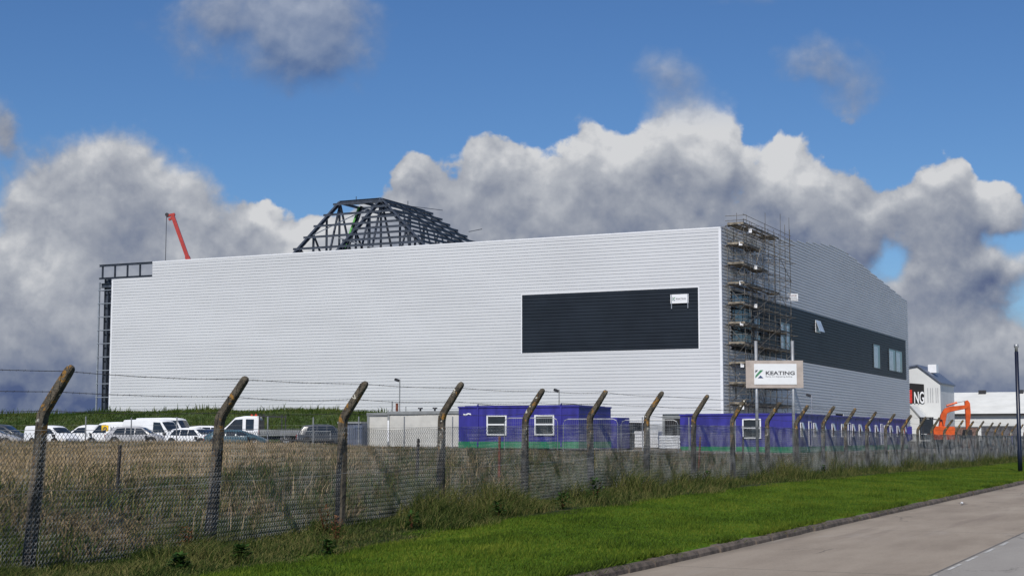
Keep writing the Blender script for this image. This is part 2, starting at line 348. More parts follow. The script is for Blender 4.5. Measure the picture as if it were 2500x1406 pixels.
gxs = [-2500, -900, -300, -130, -115, -105, -98, -93, -88, -83, -78, -74, -70, -66, -62, -58, -54, -50, -46, -40, -35, -31, -27, -24, -21, -19, -17.7, -16, -15, FX, -13.4, -12.4, -11.4, -10.4, -9.4, -8.4, -7.6, -7.10, -6.99]
gys = [-60, -20, 0, 5, 10, 13, 16, 18, 20, 22, 24, 26.5, 29, 32, 35, 39, 43, 47, 52, 56, 59, 62, 65, 68, 71, 74, 77, 80, 84, 88, 92, 100, 120, 150, 200, 300, 600, 1500, 4000]
sheet('ground', gxs, gys, gz, ground_mat())
def road_mat():
    m = bpy.data.materials.new('concrete_road'); m.use_nodes = True; q = NB(m.node_tree); p = m.node_tree.nodes['Principled BSDF']; p.inputs['Roughness'].default_value = .9
    ge = m.node_tree.nodes.new('ShaderNodeNewGeometry').outputs['Position']; s = q.sep(ge)
    n1 = q.noise(q.v('MULTIPLY', ge, (1, .25, 1)), .9, 6, .65); n2 = q.noise(ge, 22, 5, .7); n3 = q.noise(ge, 60, 3, .6)
    f = q.m('ADD', q.m('MULTIPLY', n1, .65), q.m('MULTIPLY', n2, .35))
    c = q.ramp(f, [(.35, (.20, .160, .118)), (.5, (.27, .222, .168)), (.66, (.33, .278, .215))])
    cr = q.ramp(f, [(.35, (.235, .215, .188)), (.6, (.30, .278, .245))])
    c = q.mix(q.step(s[0], -3.46, -3.42), c, cr)
    # gutter dirt next to the kerb, aggregate speckle
    c = q.mix(q.m('MULTIPLY', q.step(q.m('ADD', s[0], q.m('MULTIPLY', n1, .5)), -6.75, -6.35, 1, 0), .55), c, (.11, .095, .075))
    c = q.mix(q.m('MULTIPLY', q.step(n3, .56, .66), .35), c, (.10, .085, .07))
    # transverse slab joints every 9 m and the long joint
    fr = q.m('FRACT', q.m('DIVIDE', q.m('ADD', s[1], 3.2), 9.0))
    j = q.m('LESS_THAN', q.m('ABSOLUTE', q.m('SUBTRACT', fr, .5)), .0016)
    c = q.mix(q.m('MULTIPLY', j, .75), c, (.05, .042, .035))
    vr = m.node_tree.nodes.new('ShaderNodeTexVoronoi'); vr.feature = 'DISTANCE_TO_EDGE'; vr.inputs['Scale'].default_value = .33
    q.l.new(q.v('ADD', ge, q.v('MULTIPLY', q.xyz(n1, q.noise(ge, 1.7, 5, .7), 0), (2.2, 2.2, 0))), vr.inputs['Vector'])
    ck = q.m('MULTIPLY', q.step(vr.outputs['Distance'], .004, .012, 1, 0), q.step(q.noise(ge, .25, 2), .52, .6))
    c = q.mix(q.m('MULTIPLY', ck, .6), c, (.06, .05, .04))
    st = q.step(q.noise(q.v('MULTIPLY', ge, (1.6, .12, 1)), 1.1, 4, .6), .56, .70)
    c = q.mix(q.m('MULTIPLY', st, .35), c, (.14, .105, .08))
    pale = q.step(q.noise(q.v('ADD', q.v('MULTIPLY', ge, (.8, .2, 1)), (9, 4, 0)), .8, 4, .6), .58, .70)
    c = q.mix(q.m('MULTIPLY', pale, .35), c, (.36, .33, .29))
    q.l.new(c, p.inputs['Base Color'])
    bn = m.node_tree.nodes.new('ShaderNodeBump'); bn.inputs['Strength'].default_value = .5; bn.inputs['Distance'].default_value = .008
    q.l.new(n3, bn.inputs['Height']); q.l.new(bn.outputs[0], p.inputs['Normal']); return m
def bendx(y): return 0.0 if y < 30 else (y-30)**2*.0016 if y < 60 else 1.44+(y-60)*.096
sheet('road', [-6.93, -5, -3.4, 0, 8, 40, 400], gys, lambda x, y: 0.0, road_mat())
mk = MB(); tar = MB(); y = 8.0
while y < 90:
    mk_l = random.uniform(.3, 1.3)
    if random.random() < .62:
        mk.add([(-3.40+random.uniform(-.01,.01), y, .004), (-3.34+random.uniform(-.015,.015), y+.05, .004), (-3.35, y+mk_l, .004), (-3.40, y+mk_l-.04, .004)], [(0, 1, 2, 3)])
    y += mk_l + random.uniform(.1, .9)
o = mk.build('road_line', mat('worn_white_line', (.46, .45, .42), .9, 0, .25, 9), fixn=False); o['kind'] = 'structure'
tar.add([(-3.46, 0, .003), (-3.43, 0, .003), (-3.43, 120, .003), (-3.46, 120, .003)], [(0, 1, 2, 3)])
o = tar.build('road_joint', mat('tar_joint', (.13, .12, .11), .9), fixn=False); o['kind'] = 'structure'
kb = MB(); y = 4.0
while y < 170:
    L = .905; j = random.uniform(-.012, .012); h = .10 + random.uniform(-.012, .008); tl = random.uniform(-.012, .012)
    kb.add([(-7.14+j, y, -.1), (-6.90+j, y, -.1), (-6.90+j+tl, y+L, -.1), (-7.14+j+tl, y+L, -.1), (-7.14+j, y, h), (-6.955+j, y, h), (-6.955+j+tl, y+L, h), (-7.14+j+tl, y+L, h),
            (-6.92+j, y, h-.045), (-6.92+j+tl, y+L, h-.045)],
           [(4,5,6,7), (0,1,8,5,4), (2,3,7,6,9), (1,2,9,8), (8,9,6,5), (3,0,4,7)])
    y += .938
o = kb.build('kerb', mat('kerb_stone', (.115, .09, .07), .9, 0, .28, 5, .6, 30)); o['kind'] = 'structure'

# blades: one triangle or a bent blade, many in one mesh
def blades(name, pts, h, w, lean, m, seg=1, spread=.5, kind='stuff', wind=(.4, .9), parent=None):
    n = len(pts); pts = np.asarray(pts, float)
    h = h*rng.uniform(.55, 1.25, n) if np.isscalar(h) else h*rng.uniform(.6, 1.2, n)
    ang = rng.uniform(0, PI, n); dx = np.cos(ang)*w/2*rng.uniform(.6, 1.4, n); dy = np.sin(ang)*w/2*rng.uniform(.6, 1.4, n)
    lx = h*(lean*wind[0] + rng.normal(0, spread, n)); ly = h*(lean*wind[1] + rng.normal(0, spread, n))
    tint = rng.uniform(0, 1, n)
    if seg == 1:
        V = np.zeros((n, 3, 3)); V[:, 0] = pts - np.c_[dx, dy, 0*dx]; V[:, 1] = pts + np.c_[dx, dy, 0*dx]; V[:, 2] = pts + np.c_[lx, ly, h]; k = 3
        F = np.arange(n*3).reshape(n, 3)
    else:
        V = np.zeros((n, 5, 3)); V[:, 0] = pts - np.c_[dx, dy, 0*dx]; V[:, 1] = pts + np.c_[dx, dy, 0*dx]
        mid = pts + np.c_[lx*.32, ly*.32, h*.62]; V[:, 2] = mid + np.c_[dx, dy, 0*dx]*.7; V[:, 3] = mid - np.c_[dx, dy, 0*dx]*.7; V[:, 4] = pts + np.c_[lx, ly, h]; k = 5
        bse = (np.arange(n)*5)[:, None]
        F = np.concatenate([bse+[0, 1, 2], bse+[0, 2, 3], bse+[3, 2, 4]], 0)
    me = bpy.data.meshes.new(name); me.vertices.add(n*k); me.vertices.foreach_set('co', V.reshape(-1))
    nf = len(F); me.loops.add(nf*3); me.loops.foreach_set('vertex_index', F.reshape(-1).astype(np.int32))
    me.polygons.add(nf); me.polygons.foreach_set('loop_start', np.arange(nf, dtype=np.int32)*3)
    a = me.attributes.new('tint', 'FLOAT', 'POINT'); a.data.foreach_set('value', np.repeat(tint, k).astype(np.float32))
    me.update(); me.materials.append(m); o = bpy.data.objects.new(name, me); COL.objects.link(o); o.parent = parent
    if kind: o['kind'] = kind
    return o
def scatter(n, x0, x1, y0, y1, fall=1.0, keep=None, zfun=gz):
    """more points near the camera: y by power law"""
    u = rng.uniform(0, 1, n); y = y0*(y1/y0)**u if fall == 1 else y0 + (y1-y0)*u**fall
    x = rng.uniform(x0, x1, n)
    if keep is not None:
        k = keep(x, y); x, y = x[k], y[k]
    z = np.array([zfun(a, c) for a, c in zip(x, y)]); return np.c_[x, y, z-.01]
def lawn_edge(y): return np.interp(y, [14, 19, 23, 27, 60], [-11.5, -11.7, -12.0, -12.4, -12.6])
def wave(x, y): return np.sin(x*1.7+y*.9)*.5 + np.sin(y*.37+1.3)*.7 + np.sin(y*1.9+x*.6)*.35
P1 = scatter(210000, -12.4, -7.08, 12, 110, keep=lambda x, y: x > lawn_edge(y) + .3*wave(x, y))
hl = .05*(.75+.5*np.abs(wave(P1[:, 0]*1.9, P1[:, 1]*1.3))) + .05*(rng.uniform(0, 1, len(P1)) < .012)
tag(blades('mown_grass', P1, hl, .014, .25, M['lawn'], 1, .45), 'bright green short grass covering the verge beside the kerb', 'grass')
P1b = scatter(22000, -7.2, -6.96, 12, 120, keep=lambda x, y: np.sin(y*2.3)+np.sin(y*.71+2) > -.3)
tag(blades('edge_grass', P1b, .085, .014, .2, M['lawn'], 1, .6), 'ragged grass tufts hanging over the kerb edge', 'grass')
P2 = scatter(210000, -16.2, -9.8, 12, 130, keep=lambda x, y: x < lawn_edge(y) + .15 + .4*wave(x, y))
hh = .24 + .08*np.sin(P2[:, 1]*.8+P2[:, 0]) + .05*np.sin(P2[:, 1]*2.7)
hh *= np.clip((lawn_edge(P2[:, 1])+.6-P2[:, 0])/2.4 + .15, .25, 1)
hh *= .55 + .9*np.clip(np.sin(P2[:, 1]*1.7+P2[:, 0]*2.1)+np.sin(P2[:, 1]*.53)+np.sin(P2[:, 1]*4.1+P2[:, 0]), 0, 1.3)
hh *= np.clip(.42 + (P2[:, 1]-14)/16, .42, 1.35)
tag(blades('rough_grass', P2, hh, .011, .35, M['rough'], 2, .65, wind=(.5, .9)), 'long dark unmown grass leaning along the foot of the chain link fence', 'grass')
P3 = scatter(70000, -25.5, -15.0, 13, 118)
h3 = .19 + .08*np.sin(P3[:, 0]*.9+P3[:, 1]*.3) + .08*np.sin(P3[:, 1]*1.1)
tag(blades('field_weeds', P3, h3, .026, .2, M['weedy'], 2, .7), 'tangled green and reddish brown weeds in the field behind the fence', 'weeds')
P6 = scatter(16000, -38, -14.9, 14, 80, keep=lambda x, y: np.sin(x*1.3+y*.7)+np.sin(y*1.9-x*.8)+rng.normal(0, .4, len(x)) > .9)
tag(blades('dead_stalks', P6, .55, .014, .2, M['dry'], 2, .35), 'pale dead stalks standing in clumps in the field just behind the fence', 'weeds')
P7 = scatter(26000, -30, -14.9, 14, 70, keep=lambda x, y: np.sin(x*.9-y*.6)+np.sin(y*1.3+x*.5)+rng.normal(0, .4, len(x)) > .7)
tag(blades('green_clumps', P7, .42, .02, .25, M['rough'], 2, .5), 'dark green clumps of tall grass in the field just behind the fence', 'grass')
P5 = scatter(60000, -90, -22, 20, 96, keep=lambda x, y: (-.4279*x+.9038*y < 100) & ((.874*x+.491*y + rng.normal(0, 3, len(x)) > -2) | (np.sin(x*.31+y*.17)+np.sin(y*.43-x*.2)+rng.normal(0, .5, len(x)) < -.6)))
tag(blades('scrub', P5, .20, .035, .2, M['weedy'], 1, .6), 'grey-green scrub mixed into the dry field before the cabins', 'weeds')
P4 = scatter(90000, -92, -22.5, 20, 88, keep=lambda x, y: (-.4279*x+.9038*y < 101) & (.874*x+.491*y + rng.normal(0, 3, len(x)) < -1) & (np.sin(x*.31+y*.17)+np.sin(y*.43-x*.2)+rng.normal(0, .7, len(x)) > -.9))
tag(blades('dry_grass', P4, .19, .03, .3, M['dry'], 1, .5), 'pale tan dry grass in front of the parked vehicles', 'grass')

# ------------------------------------------------------------------ embankment behind the car park
def bz(x, y):
    top = lerp_tab([(-200, 3.2), (-140, 3.75), (-120, 4.1), (-100, 4.35), (-78, 4.25), (-66, 2.2), (-58, .7)], x) + .12*math.sin(x*.5)+.07*math.sin(x*1.3+1)
    prof = lerp_tab([(110, 0), (113, .12), (118, .48), (121, .62), (126, .92), (130, 1), (134, .95), (141.5, .3), (143.9, .12)], y)
    return .55 + (top-.55)*prof
bxs = list(np.arange(-200, -57, 2.0)); bys = [110, 113, 116, 118, 121, 123.5, 126, 128, 130, 132, 134, 138, 141.5, 143.9]
bank_g = mat('bank_soil_grass', (.05, .08, .015), .95, 0, .3, 1.0, 1, 3)
sheet('embankment', bxs, bys, bz, bank_g)
PB = np.array([(x, y, 0) for x, y in zip(rng.uniform(-175, -62, 90000), rng.uniform(112, 133, 90000))])
PB[:, 2] = [bz(a, c)-.03 for a, c in PB[:, :2]]
tag(blades('bank_grass', PB, .34, .07, .2, M['bank'], 1, .45), 'green grass and weeds covering the earth bank in front of the building', 'grass')
PC = np.array([(x, y, 0) for x, y in zip(rng.uniform(-150, -72, 900), rng.uniform(128, 132, 900))]); PC = PC[np.sin(PC[:, 0]*.9)+np.sin(PC[:, 0]*2.3) > .2]
PC[:, 2] = [bz(a, c) for a, c in PC[:, :2]]
tag(blades('bank_weeds', PC, .75, .10, .1, M['bank'], 2, .3), 'taller weeds standing up along the crest of the earth bank', 'weeds')

# ------------------------------------------------------------------ the big unfinished industrial building
BX, BY, BX2, BY2, PITCH, ZB = -45.4, 144.5, -122.0, 241.0, .3417, .862
wh = empty('industrial_building', (BX, BY, 0), 0, 'huge new industrial building with silver ribbed cladding, unfinished steel at its left end', 'building')
def loc(p): return (p[0]-BX, p[1]-BY, p[2])
class MBL(MB):   # mesh written in site coordinates, stored relative to the building corner
    def build(s, *a, **k): s.v = [(p[0]-BX, p[1]-BY, p[2]) for p in s.v]; return MB.build(s, *a, **k)
def strips(mb, face, ranges):
    """ranges: k -> list of (a0, a1) along the wall; one rib profile per strip"""
    for k, rs in ranges.items():
        z = ZB + k*PITCH
        pr = [(.0, 0), (.0, .030), (.045, .052), (.045, PITCH-.006), (.0, PITCH)]
        if face == 'side': pr = [(.0, 0), (.0, .125), (.085, .135), (.085, PITCH-.03), (.0, PITCH)]
        for (a0, a1) in rs:
            for (d0, h0), (d1, h1) in zip(pr, pr[1:]):
                if face == 'front': mb.add([(a0, BY-d0, z+h0), (a1, BY-d0, z+h0), (a1, BY-d1, z+h1), (a0, BY-d1, z+h1)], [(0, 1, 2, 3)])
                else:
                    e0, e1 = [a1 if (a1 < 196 or z < 22.5) else lerp_tab([(22.4, BY2+.3), (22.85, BY2), (23.95, 227), (25.0, 213.2), (25.85, 203), (26.2, 195)], z+q_) for q_ in (h0, h1)]
                    mb.add([(BX+d0, a0, z+h0), (BX+d0, e0, z+h0), (BX+d1, e1, z+h1), (BX+d1, a0, z+h1)], [(0, 1, 2, 3)])
K0, K1, KT = 28, 46, 63
gX0, gX1 = -51.65, -47.2
lf, df = {}, {}
for k in range(KT):
    z = ZB+k*PITCH; x0 = BX2 if z < 20.6 else -115.96
    if K0 <= k < K1: lf[k] = [(x0, -67.2), (-47.77, BX-.16)]; df[k] = [(-67.2, -47.77)]
    elif z < 3.6: lf[k] = [(x0, gX0), (gX1, BX-.16)]
    else: lf[k] = [(x0, BX-.16)]
mb = MBL(); strips(mb, 'front', lf); mb.build('front_cladding', M['clad'], wh, fixn=False)
mb = MBL(); strips(mb, 'front', df); mb.build('dark_front_panel', M['clad_dark'], wh, fixn=False)
RL = [(BY, 22.62), (158, 23.6), (172.3, 24.5), (185, 25.55), (193.7, 26.2), (203, 25.85), (213.2, 25.0), (227, 23.95), (BY2, 22.85)]
def roofline_range(z):
    a = None; c = None
    if z < 22.62: a = BY
    for (y0, z0), (y1, z1) in zip(RL, RL[1:]):
        if z0 < z <= z1 and a is None: a = y0+(y1-y0)*(z-z0)/(z1-z0)
        if z0 >= z > z1: c = y0+(y1-y0)*(z-z0)/(z1-z0)
    if c is None: c = BY2 if z <= 22.85 else None
    return a, c
ls, dsd = {}, {}
for k in range(0, 75):
    z = ZB+k*PITCH; a, c = roofline_range(z+.12)
    if a is None or c is None or c <= a: continue
    jit = random.uniform(0, 1.2) if z > 22.6 else 0
    a0 = a + (.12 if z < 22.6 else jit)
    if K0 <= k < K1: ls[k] = [(a0, 147.5), (238.7, c)]; dsd[k] = [(147.5, 238.7)]
    elif z < 4.6: ls[k] = [(a0, 191.5), (195.8, c)]
    else: ls[k] = [(a0, c)]
mb = MBL(); strips(mb, 'side', ls); mb.build('side_cladding', M['clad'], wh, fixn=False)
mb = MBL(); strips(mb, 'side', dsd); mb.build('dark_side_band', M['clad_dark'], wh, fixn=False)
ZT = ZB+KT*PITCH
mb = MBL(); mb.box(BX-.17, BX+.092, BY-.055, BY+.14, ZB, ZT); mb.build('corner_flashing', M['flash'], wh)
mb = MBL(); mb.box(-115.96, BX+.056, BY-.07, BY+.35, ZT, ZT+.16); mb.build('parapet_cap', M['flash'], wh)
mb = MBL(); mb.box(BX2-.05, BX2+.16, BY-.058, BY+.1, ZB, 20.55); mb.build('edge_flashing', M['flash'], wh)
mb = MBL()
for (x0, x1, z0, z1) in ((-67.32,-47.65,16.58,16.66), (-67.32,-47.65,10.38,10.44), (-67.32,-67.2,10.44,16.58), (-47.77,-47.65,10.44,16.58)): mb.box(x0, x1, BY-.062, BY-.002, z0, z1)
mb.build('panel_trim', M['flash'], wh)
mb = MBL(); mb.box(BX2+.3, BX-.35, BY+.1, BY+.35, ZB, 20.4); mb.box(BX-.35, BX-.1, BY+.4, BY2-.3, ZB, 22.4); mb.box(-115.7, BX-.4, BY2-.3, BY2, ZB, 22.3); mb.box(-115.7, -115.5, BY+.4, BY2-.4, ZB, 22.0)
mb.build('inner_wall', M['trimgrey'], wh)
mb = MBL()
OX0, OX1, OY0, OY1 = -103, -80, 150, 176
def rz(y): return lerp_tab(RL, y)-.35
ycuts = [BY+.36, OY0, 158, 172.3, OY1, 185, 193.7, 203, 213.2, 227, BY2]
for y0, y1 in zip(ycuts, ycuts[1:]):
    for (x0, x1) in ([(-115.7, OX0), (OX1, BX-.12)] if OY0 <= y0 < OY1 else [(-115.7, BX-.12)]):
        mb.add([(x0, y0, rz(y0)), (x1, y0, rz(y0)), (x1, y1, rz(y1)), (x0, y1, rz(y1)), (x0, y0, rz(y0)-.15), (x1, y0, rz(y0)-.15), (x1, y1, rz(y1)-.15), (x0, y1, rz(y1)-.15)],
               [(0,1,2,3), (4,7,6,5), (0,4,5,1), (1,5,6,2), (2,6,7,3), (3,7,4,0)])
mb.build('roof', M['rail'], wh)
# loading opening, front: dark reveal with frame
mb = MBL(); mb.box(gX0+.1, gX1, BY+.02, BY+.09, ZB, 3.62); mb.build('loading_door', M['black'], wh)
mb = MBL(); mb.box(gX0-.02, gX0+.22, BY-.07, BY+.06, ZB, 3.72); mb.box(gX0+.22, gX1, BY-.07, BY+.06, 3.5, 3.72); mb.build('door_frame', M['trimgrey'], wh)
mb = MBL(); mb.box(BX-.09, BX-.02, 191.5, 195.8, ZB, 4.7); mb.build('loading_door', M['black'], wh)
mb = MBL(); mb.box(BX-.05, BX+.07, 195.8, 196.0, ZB, 4.75); mb.box(BX-.05, BX+.07, 191.5, 195.8, 4.68, 4.75); mb.build('door_frame', M['flash'], wh)
# windows in the dark band
def wwin(y0, y1, z0, z1, tilt=False, split=1):
    f = MBL(); e = .09
    f.box(BX+.02, BX+.13, y0, y1, z0, z0+e); f.box(BX+.02, BX+.13, y0, y1, z1-e, z1)
    for i in range(split+1):
        yy = y0+(y1-y0-e)*i/split; f.box(BX+.02, BX+.129, yy, yy+e, z0+e, z1-e)
    fo = f.build('window', M['plastic'] if not tilt else M['white'], wh)
    for i in range(split):
        a = y0+(y1-y0)*i/split+e; c = y0+(y1-y0)*(i+1)/split
        p = MBL(); p.box(BX+.09, BX+.10, a, c-.0, z0+e, z1-e)
        p.build('pane', M['glass'], fo)
        bl = MBL(); bl.box(BX+.104, BX+.11, a+(c-a)*.08, a+(c-a)*.62, z0+e, z1-.35); bl.build('blind', M['film'], fo)
    if tilt:
        s = MBL(); s.bar((BX+.12, (y0+y1)/2, z1-.05), (BX+.62, (y0+y1)/2, z0+.1), y1-y0, .05, (0, 0, 1)); s.build('open_sash', M['film'], fo)
    return fo
wwin(214.8, 219.4, 11.35, 14.8); wwin(225.4, 235.6, 11.4, 14.7, split=2); wwin(182.0, 184.4, 14.35, 15.85, True); wwin(165.7, 170.2, 11.5, 14.6, split=2); wwin(155.4, 158.2, 11.9, 14.5)
mb = MBL(); mb.box(BX+.02, BX+.10, 147.9, 154.6, 10.5, 16.3); mb.build('window', M['glass'], wh)
# left end: bare frame
mb = MBL(); mb.beam((-123.15, BY+.55, .9), (-123.15, BY+.55, 21.0), .55, .6, .05, (1, 0, 0)); mb.build('steel_column', M['steel'], wh)
mb = MBL(); mb.beam((-122.6, BY+6.5, .9), (-122.6, BY+6.5, 21.0), .5, .5, .05, (1, 0, 0)); mb.build('steel_column', M['steel'], wh)
mb = MBL(); mb.bar((-124.05, BY+.1, .9), (-124.05, BY+.1, 20.4), .16, .16); mb.build('rail_post', M['rail'], wh)
for z in np.arange(1.6, 20.3, 1.62):
    mb = MBL(); mb.bar((-124.2, BY+.02, z), (BX2+.2, BY+.02, z), .07, .08); mb.build('side_rail', M['rail'], wh)
    mb = MBL(); mb.bar((-124.05, BY+.12, z), (-124.05, BY+7, z), .06, .07); mb.build('side_rail', M['rail'], wh)
mb = MBL(); mb.beam((-123.9, BY+.3, 20.0), (-121.0, BY+.3, 20.0), .4, .55, .04); mb.build('eaves_beam', M['steel'], wh)
mb = MBL(); mb.bar((-122.9, BY+.6, 19.6), (-121.4, BY+.6, 15.4), .22, .22); mb.build('brace', M['steel'], wh)
mb = MBL(); mb.beam((-123.6, BY+.8, 14.0), (-121.4, BY+.8, 14.0), .35, .4, .04); mb.bar((-122.9, BY+.8, 12.9), (-121.9, BY+.8, 13.9), .16, .16); mb.build('eaves_beam', M['steel'], wh)
for z, h in ((22.42, .26), (20.86, .2)):
    mb = MBL(); mb.beam((-124.1, BY+.08, z), (-115.9, BY+.08, z), .22, h, .03); mb.build('parapet_rail', M['steel'], wh)
for x in (-123.6, -121.7, -119.8, -117.9):
    mb = MBL(); mb.beam((x, BY+.08, 20.9), (x, BY+.08, 22.35), .18, .16, .025, (1, 0, 0)); mb.build('parapet_post', M['steel'], wh)
# roof frame: hipped steel structure rising through the roof
XL, XR, YF, YB, ZTOP = -101.7, -95.6, 163.5, 174.8, 31.35
sF, sR = 7.2/9.6, 8.1/12.4
def fz(y): return ZTOP - (YF-y)*sF
def sz(x): return ZTOP - (x-XR)*sR
def hipy(x): return YF - (x-XR)*sR/sF
def mem(name, a, c, w, h, m='steel', up=(0, 0, 1), par=None):
    q = MBL(); q.beam(a, c, w, h, .035, up); return q.build(name, M[m], par or wh)
for x in (XL, XR): mem('rafter', (x, 151.6, fz(151.6)), (x, YF, ZTOP), .32, .42)
mem('rafter', (XR, YF, ZTOP), (-83.0, hipy(-83.0), sz(-83.0)), .32, .42)     # hip
mem('rafter', (XL, YF, ZTOP+.1), (XR, YF, ZTOP+.1), .25, .3)
mem('rafter', (XL, YF, ZTOP), (XL, YB, ZTOP), .25, .3)
mem('rafter', (XR, YF, ZTOP), (XR, YB, ZTOP), .3, .45)
mem('rafter', (XL, YB, ZTOP), (XR, YB, ZTOP), .25, .3)
for y in (167.2, 171.0, YB): mem('rafter', (XR, y, ZTOP), (-82.0, y, sz(-82.0)), .28, .4)
mem('rafter', (-98.6, YF, ZTOP-.05), (-98.6, YB, ZTOP-.05), .25, .3)
q = MBL(); q.box(XL+.4, XR-.4, YF+.5, YF+2.3, ZTOP+.02, ZTOP+.08); q.box(XL+.4, XR-.4, YF+4.5, YF+6.0, ZTOP+.02, ZTOP+.08); q.build('roof_deck', M['rail'], wh)
drop = .75
z = ZTOP-.55
i = 0
while z > 23.2:
    yv = YF-(ZTOP-z)/sF; xh = XR+(ZTOP-z)/sR
    x0 = XL-.45 if i % 2 == 0 else XR-.3
    mem('purlin', (x0, yv-.12, z+.25), (xh+.15, yv-.12, z+.25), .09, .26)
    for ys in ([yv+.1, YB+.7],): mem('purlin', (xh+.1, ys[0], z+.3), (xh+.1, ys[1]+random.uniform(-.4, .5), z+.3), .09, .26)
    z -= drop*1.12; i += 1
for x in (XL, XR, -91.5, -87.4):
    for y in ((154.5, 157.5, 160.5, YF) if x <= XR else (hipy(x)+1.2, 163.5, 167.2)):
        tz = (fz(y) if y < YF else ZTOP) if x <= XR else min(sz(x), fz(y) if y < YF else 99)
        if tz > 23: mem('truss_post', (x, y, 22.4), (x, y, tz-.2), .2, .22, up=(1, 0, 0))
for x in (XL, XR):
    mem('truss_brace', (x, 157.5, fz(157.5)-.3), (x, 160.6, 22.6), .18, .2); mem('truss_brace', (x, 160.5, 22.6), (x, YF, ZTOP-.4), .2, .22)
    mem('truss_brace', (x, 154.6, fz(154.6)-.3), (x, 157.4, 22.6), .18, .2); mem('truss_brace', (x, YF+.2, ZTOP-.3), (x, 167.5, 22.6), .2, .22)
    mem('truss_brace', (x, 167.5, 22.6), (x, 171, ZTOP-.3), .2, .22); mem('truss_post', (x, 171, 22.6), (x, 171, ZTOP-.3), .2, .2, up=(1, 0, 0))
for y in (167.2, 171.0, YB):
    for xa in (-94.5, -91.2, -87.9):
        mem('truss_brace', (xa, y, sz(xa)-.2), (xa+1.5, y, 22.6), .16, .18); mem('truss_brace', (xa+1.6, y, 22.6), (xa+3.2, y, sz(xa+3.2)-.2), .16, .18)
mem('tie_rod', (XL+.2, 157.0, 26.4), (XR, YF, ZTOP-.3), .12, .12, 'rail'); mem('tie_rod', (-97.5, 156.5, 25.8), (-90.2, 158.6, 23.6), .1, .12, 'rail')
mem('truss_brace', (-99.6, 165.5, ZTOP-.3), (-102.6, 165.0, 22.6), .3, .34); q = MBL(); q.bar((-99.85, 165.2, ZTOP-.4), (-102.85, 164.7, 22.6), .22, .22); q.build('green_brace', M['green_paint'], wh)
for (a, c) in (((-96.5, 172, 31.8), (-93.6, 176.2, 31.6)), ((-95.4, 170, 31.6), (-95.4, 170, 32.1)), ((-90, 176.8, 28.6), (-87.6, 175.9, 28.7)), ((-99.2, 163.4, 31.5), (-99.2, 163.4, 32))):
    q = MBL(); q.bar(a, c, .07, .07); q.build('loose_rail', M['steel'], wh)

# ------------------------------------------------------------------ wall banner
def company_mark(par, w, x, y, z, d=.006):
    """square emblem: grey corner, green bar, navy triangle; x, z of its lower left corner in the board's own frame"""
    for nm, poly, mm in (('logo', [(0, 1), (.36, 1), (0, .64)], 'ink'), ('logo', [(0, .0), (0, .30), (.60, 1), (1, 1)], 'logo_green'), ('logo', [(.30, 0), (1, 0), (.64, .34)], 'logo_blue')):
        q = MB(); q.prism([(x+a*w, z+c*w) for a, c in poly], 'y', y-d, y); q.build(nm, M[mm], par)
bn = empty('company_banner', (-49.69, BY-.16, 15.5), 0, 'small white company banner with two straps hanging on the dark wall panel', 'banner')
q = MB(); q.box(-.95, .95, -.03, 0, -.45, .45); q.build('board', M['white'], bn)
for x in (-.84, .88): q = MB(); q.box(x-.04, x+.04, -.045, -.032, -.98, .46); q.build('strap', M['rail'], bn)
company_mark(bn, .33, -.76, -.034, -.18); text_mesh('lettering', 'KEATING', .2, M['ink'], bn, (-.38, -.036, -.07), (PI/2, 0, 0), 1.28, .002, .004)
text_mesh('small_lettering', 'Marine, Civil Engineering, Building', .075, M['ink_light'], bn, (-.38, -.036, -.2), (PI/2, 0, 0), 1.0, .002)

# ------------------------------------------------------------------ scaffolding at the corner
sx0, sx1 = BX+.35, -43.3
sc = empty('scaffold', (sx1, 145.6, 0), 0, 'tall tube scaffold tower with timber decks at the near corner of the big building', 'scaffolding')
class MBS(MB):
    def build(s, *a, **k): s.v = [(p[0]-sx1, p[1]-145.6, p[2]) for p in s.v]; return MB.build(s, *a, **k)
sys_ = [145.6, 147.8, 150.0, 152.2, 154.4, 156.6, 158.8, 161.0, 163.2]
lifts = [z for z in np.arange(2.85, 22.9, 1.99)]
TR = .032
for iy, y in enumerate(sys_):
    for x in (sx0, sx1) if iy % 2 == 0 or True else (sx1,):
        if x == sx0 and iy in (2, 5, 7): continue
        top = random.choice((22.5, 22.8, 23.2, 23.6)) + (y-145)*.07
        q = MBS(); q.tube([(x, y, .8), (x+random.uniform(-.03, .03), y, top)], TR, 5); q.build('standard', M['scaf'], sc)
for x, y, t in ((sx1-.9, 146.2, 24.1), (-43.1, 152.7, 24.9), (-43.1, 158.6, 25.6), (-43.0, 161.8, 25.6), (-44.2, 149.6, 24.4), (-44.0, 155.6, 24.2)):
    q = MBS(); q.tube([(x, y, 20.6), (x, y, t)], .024, 4); q.build('standard', M['scaf'], sc)
nb = 0
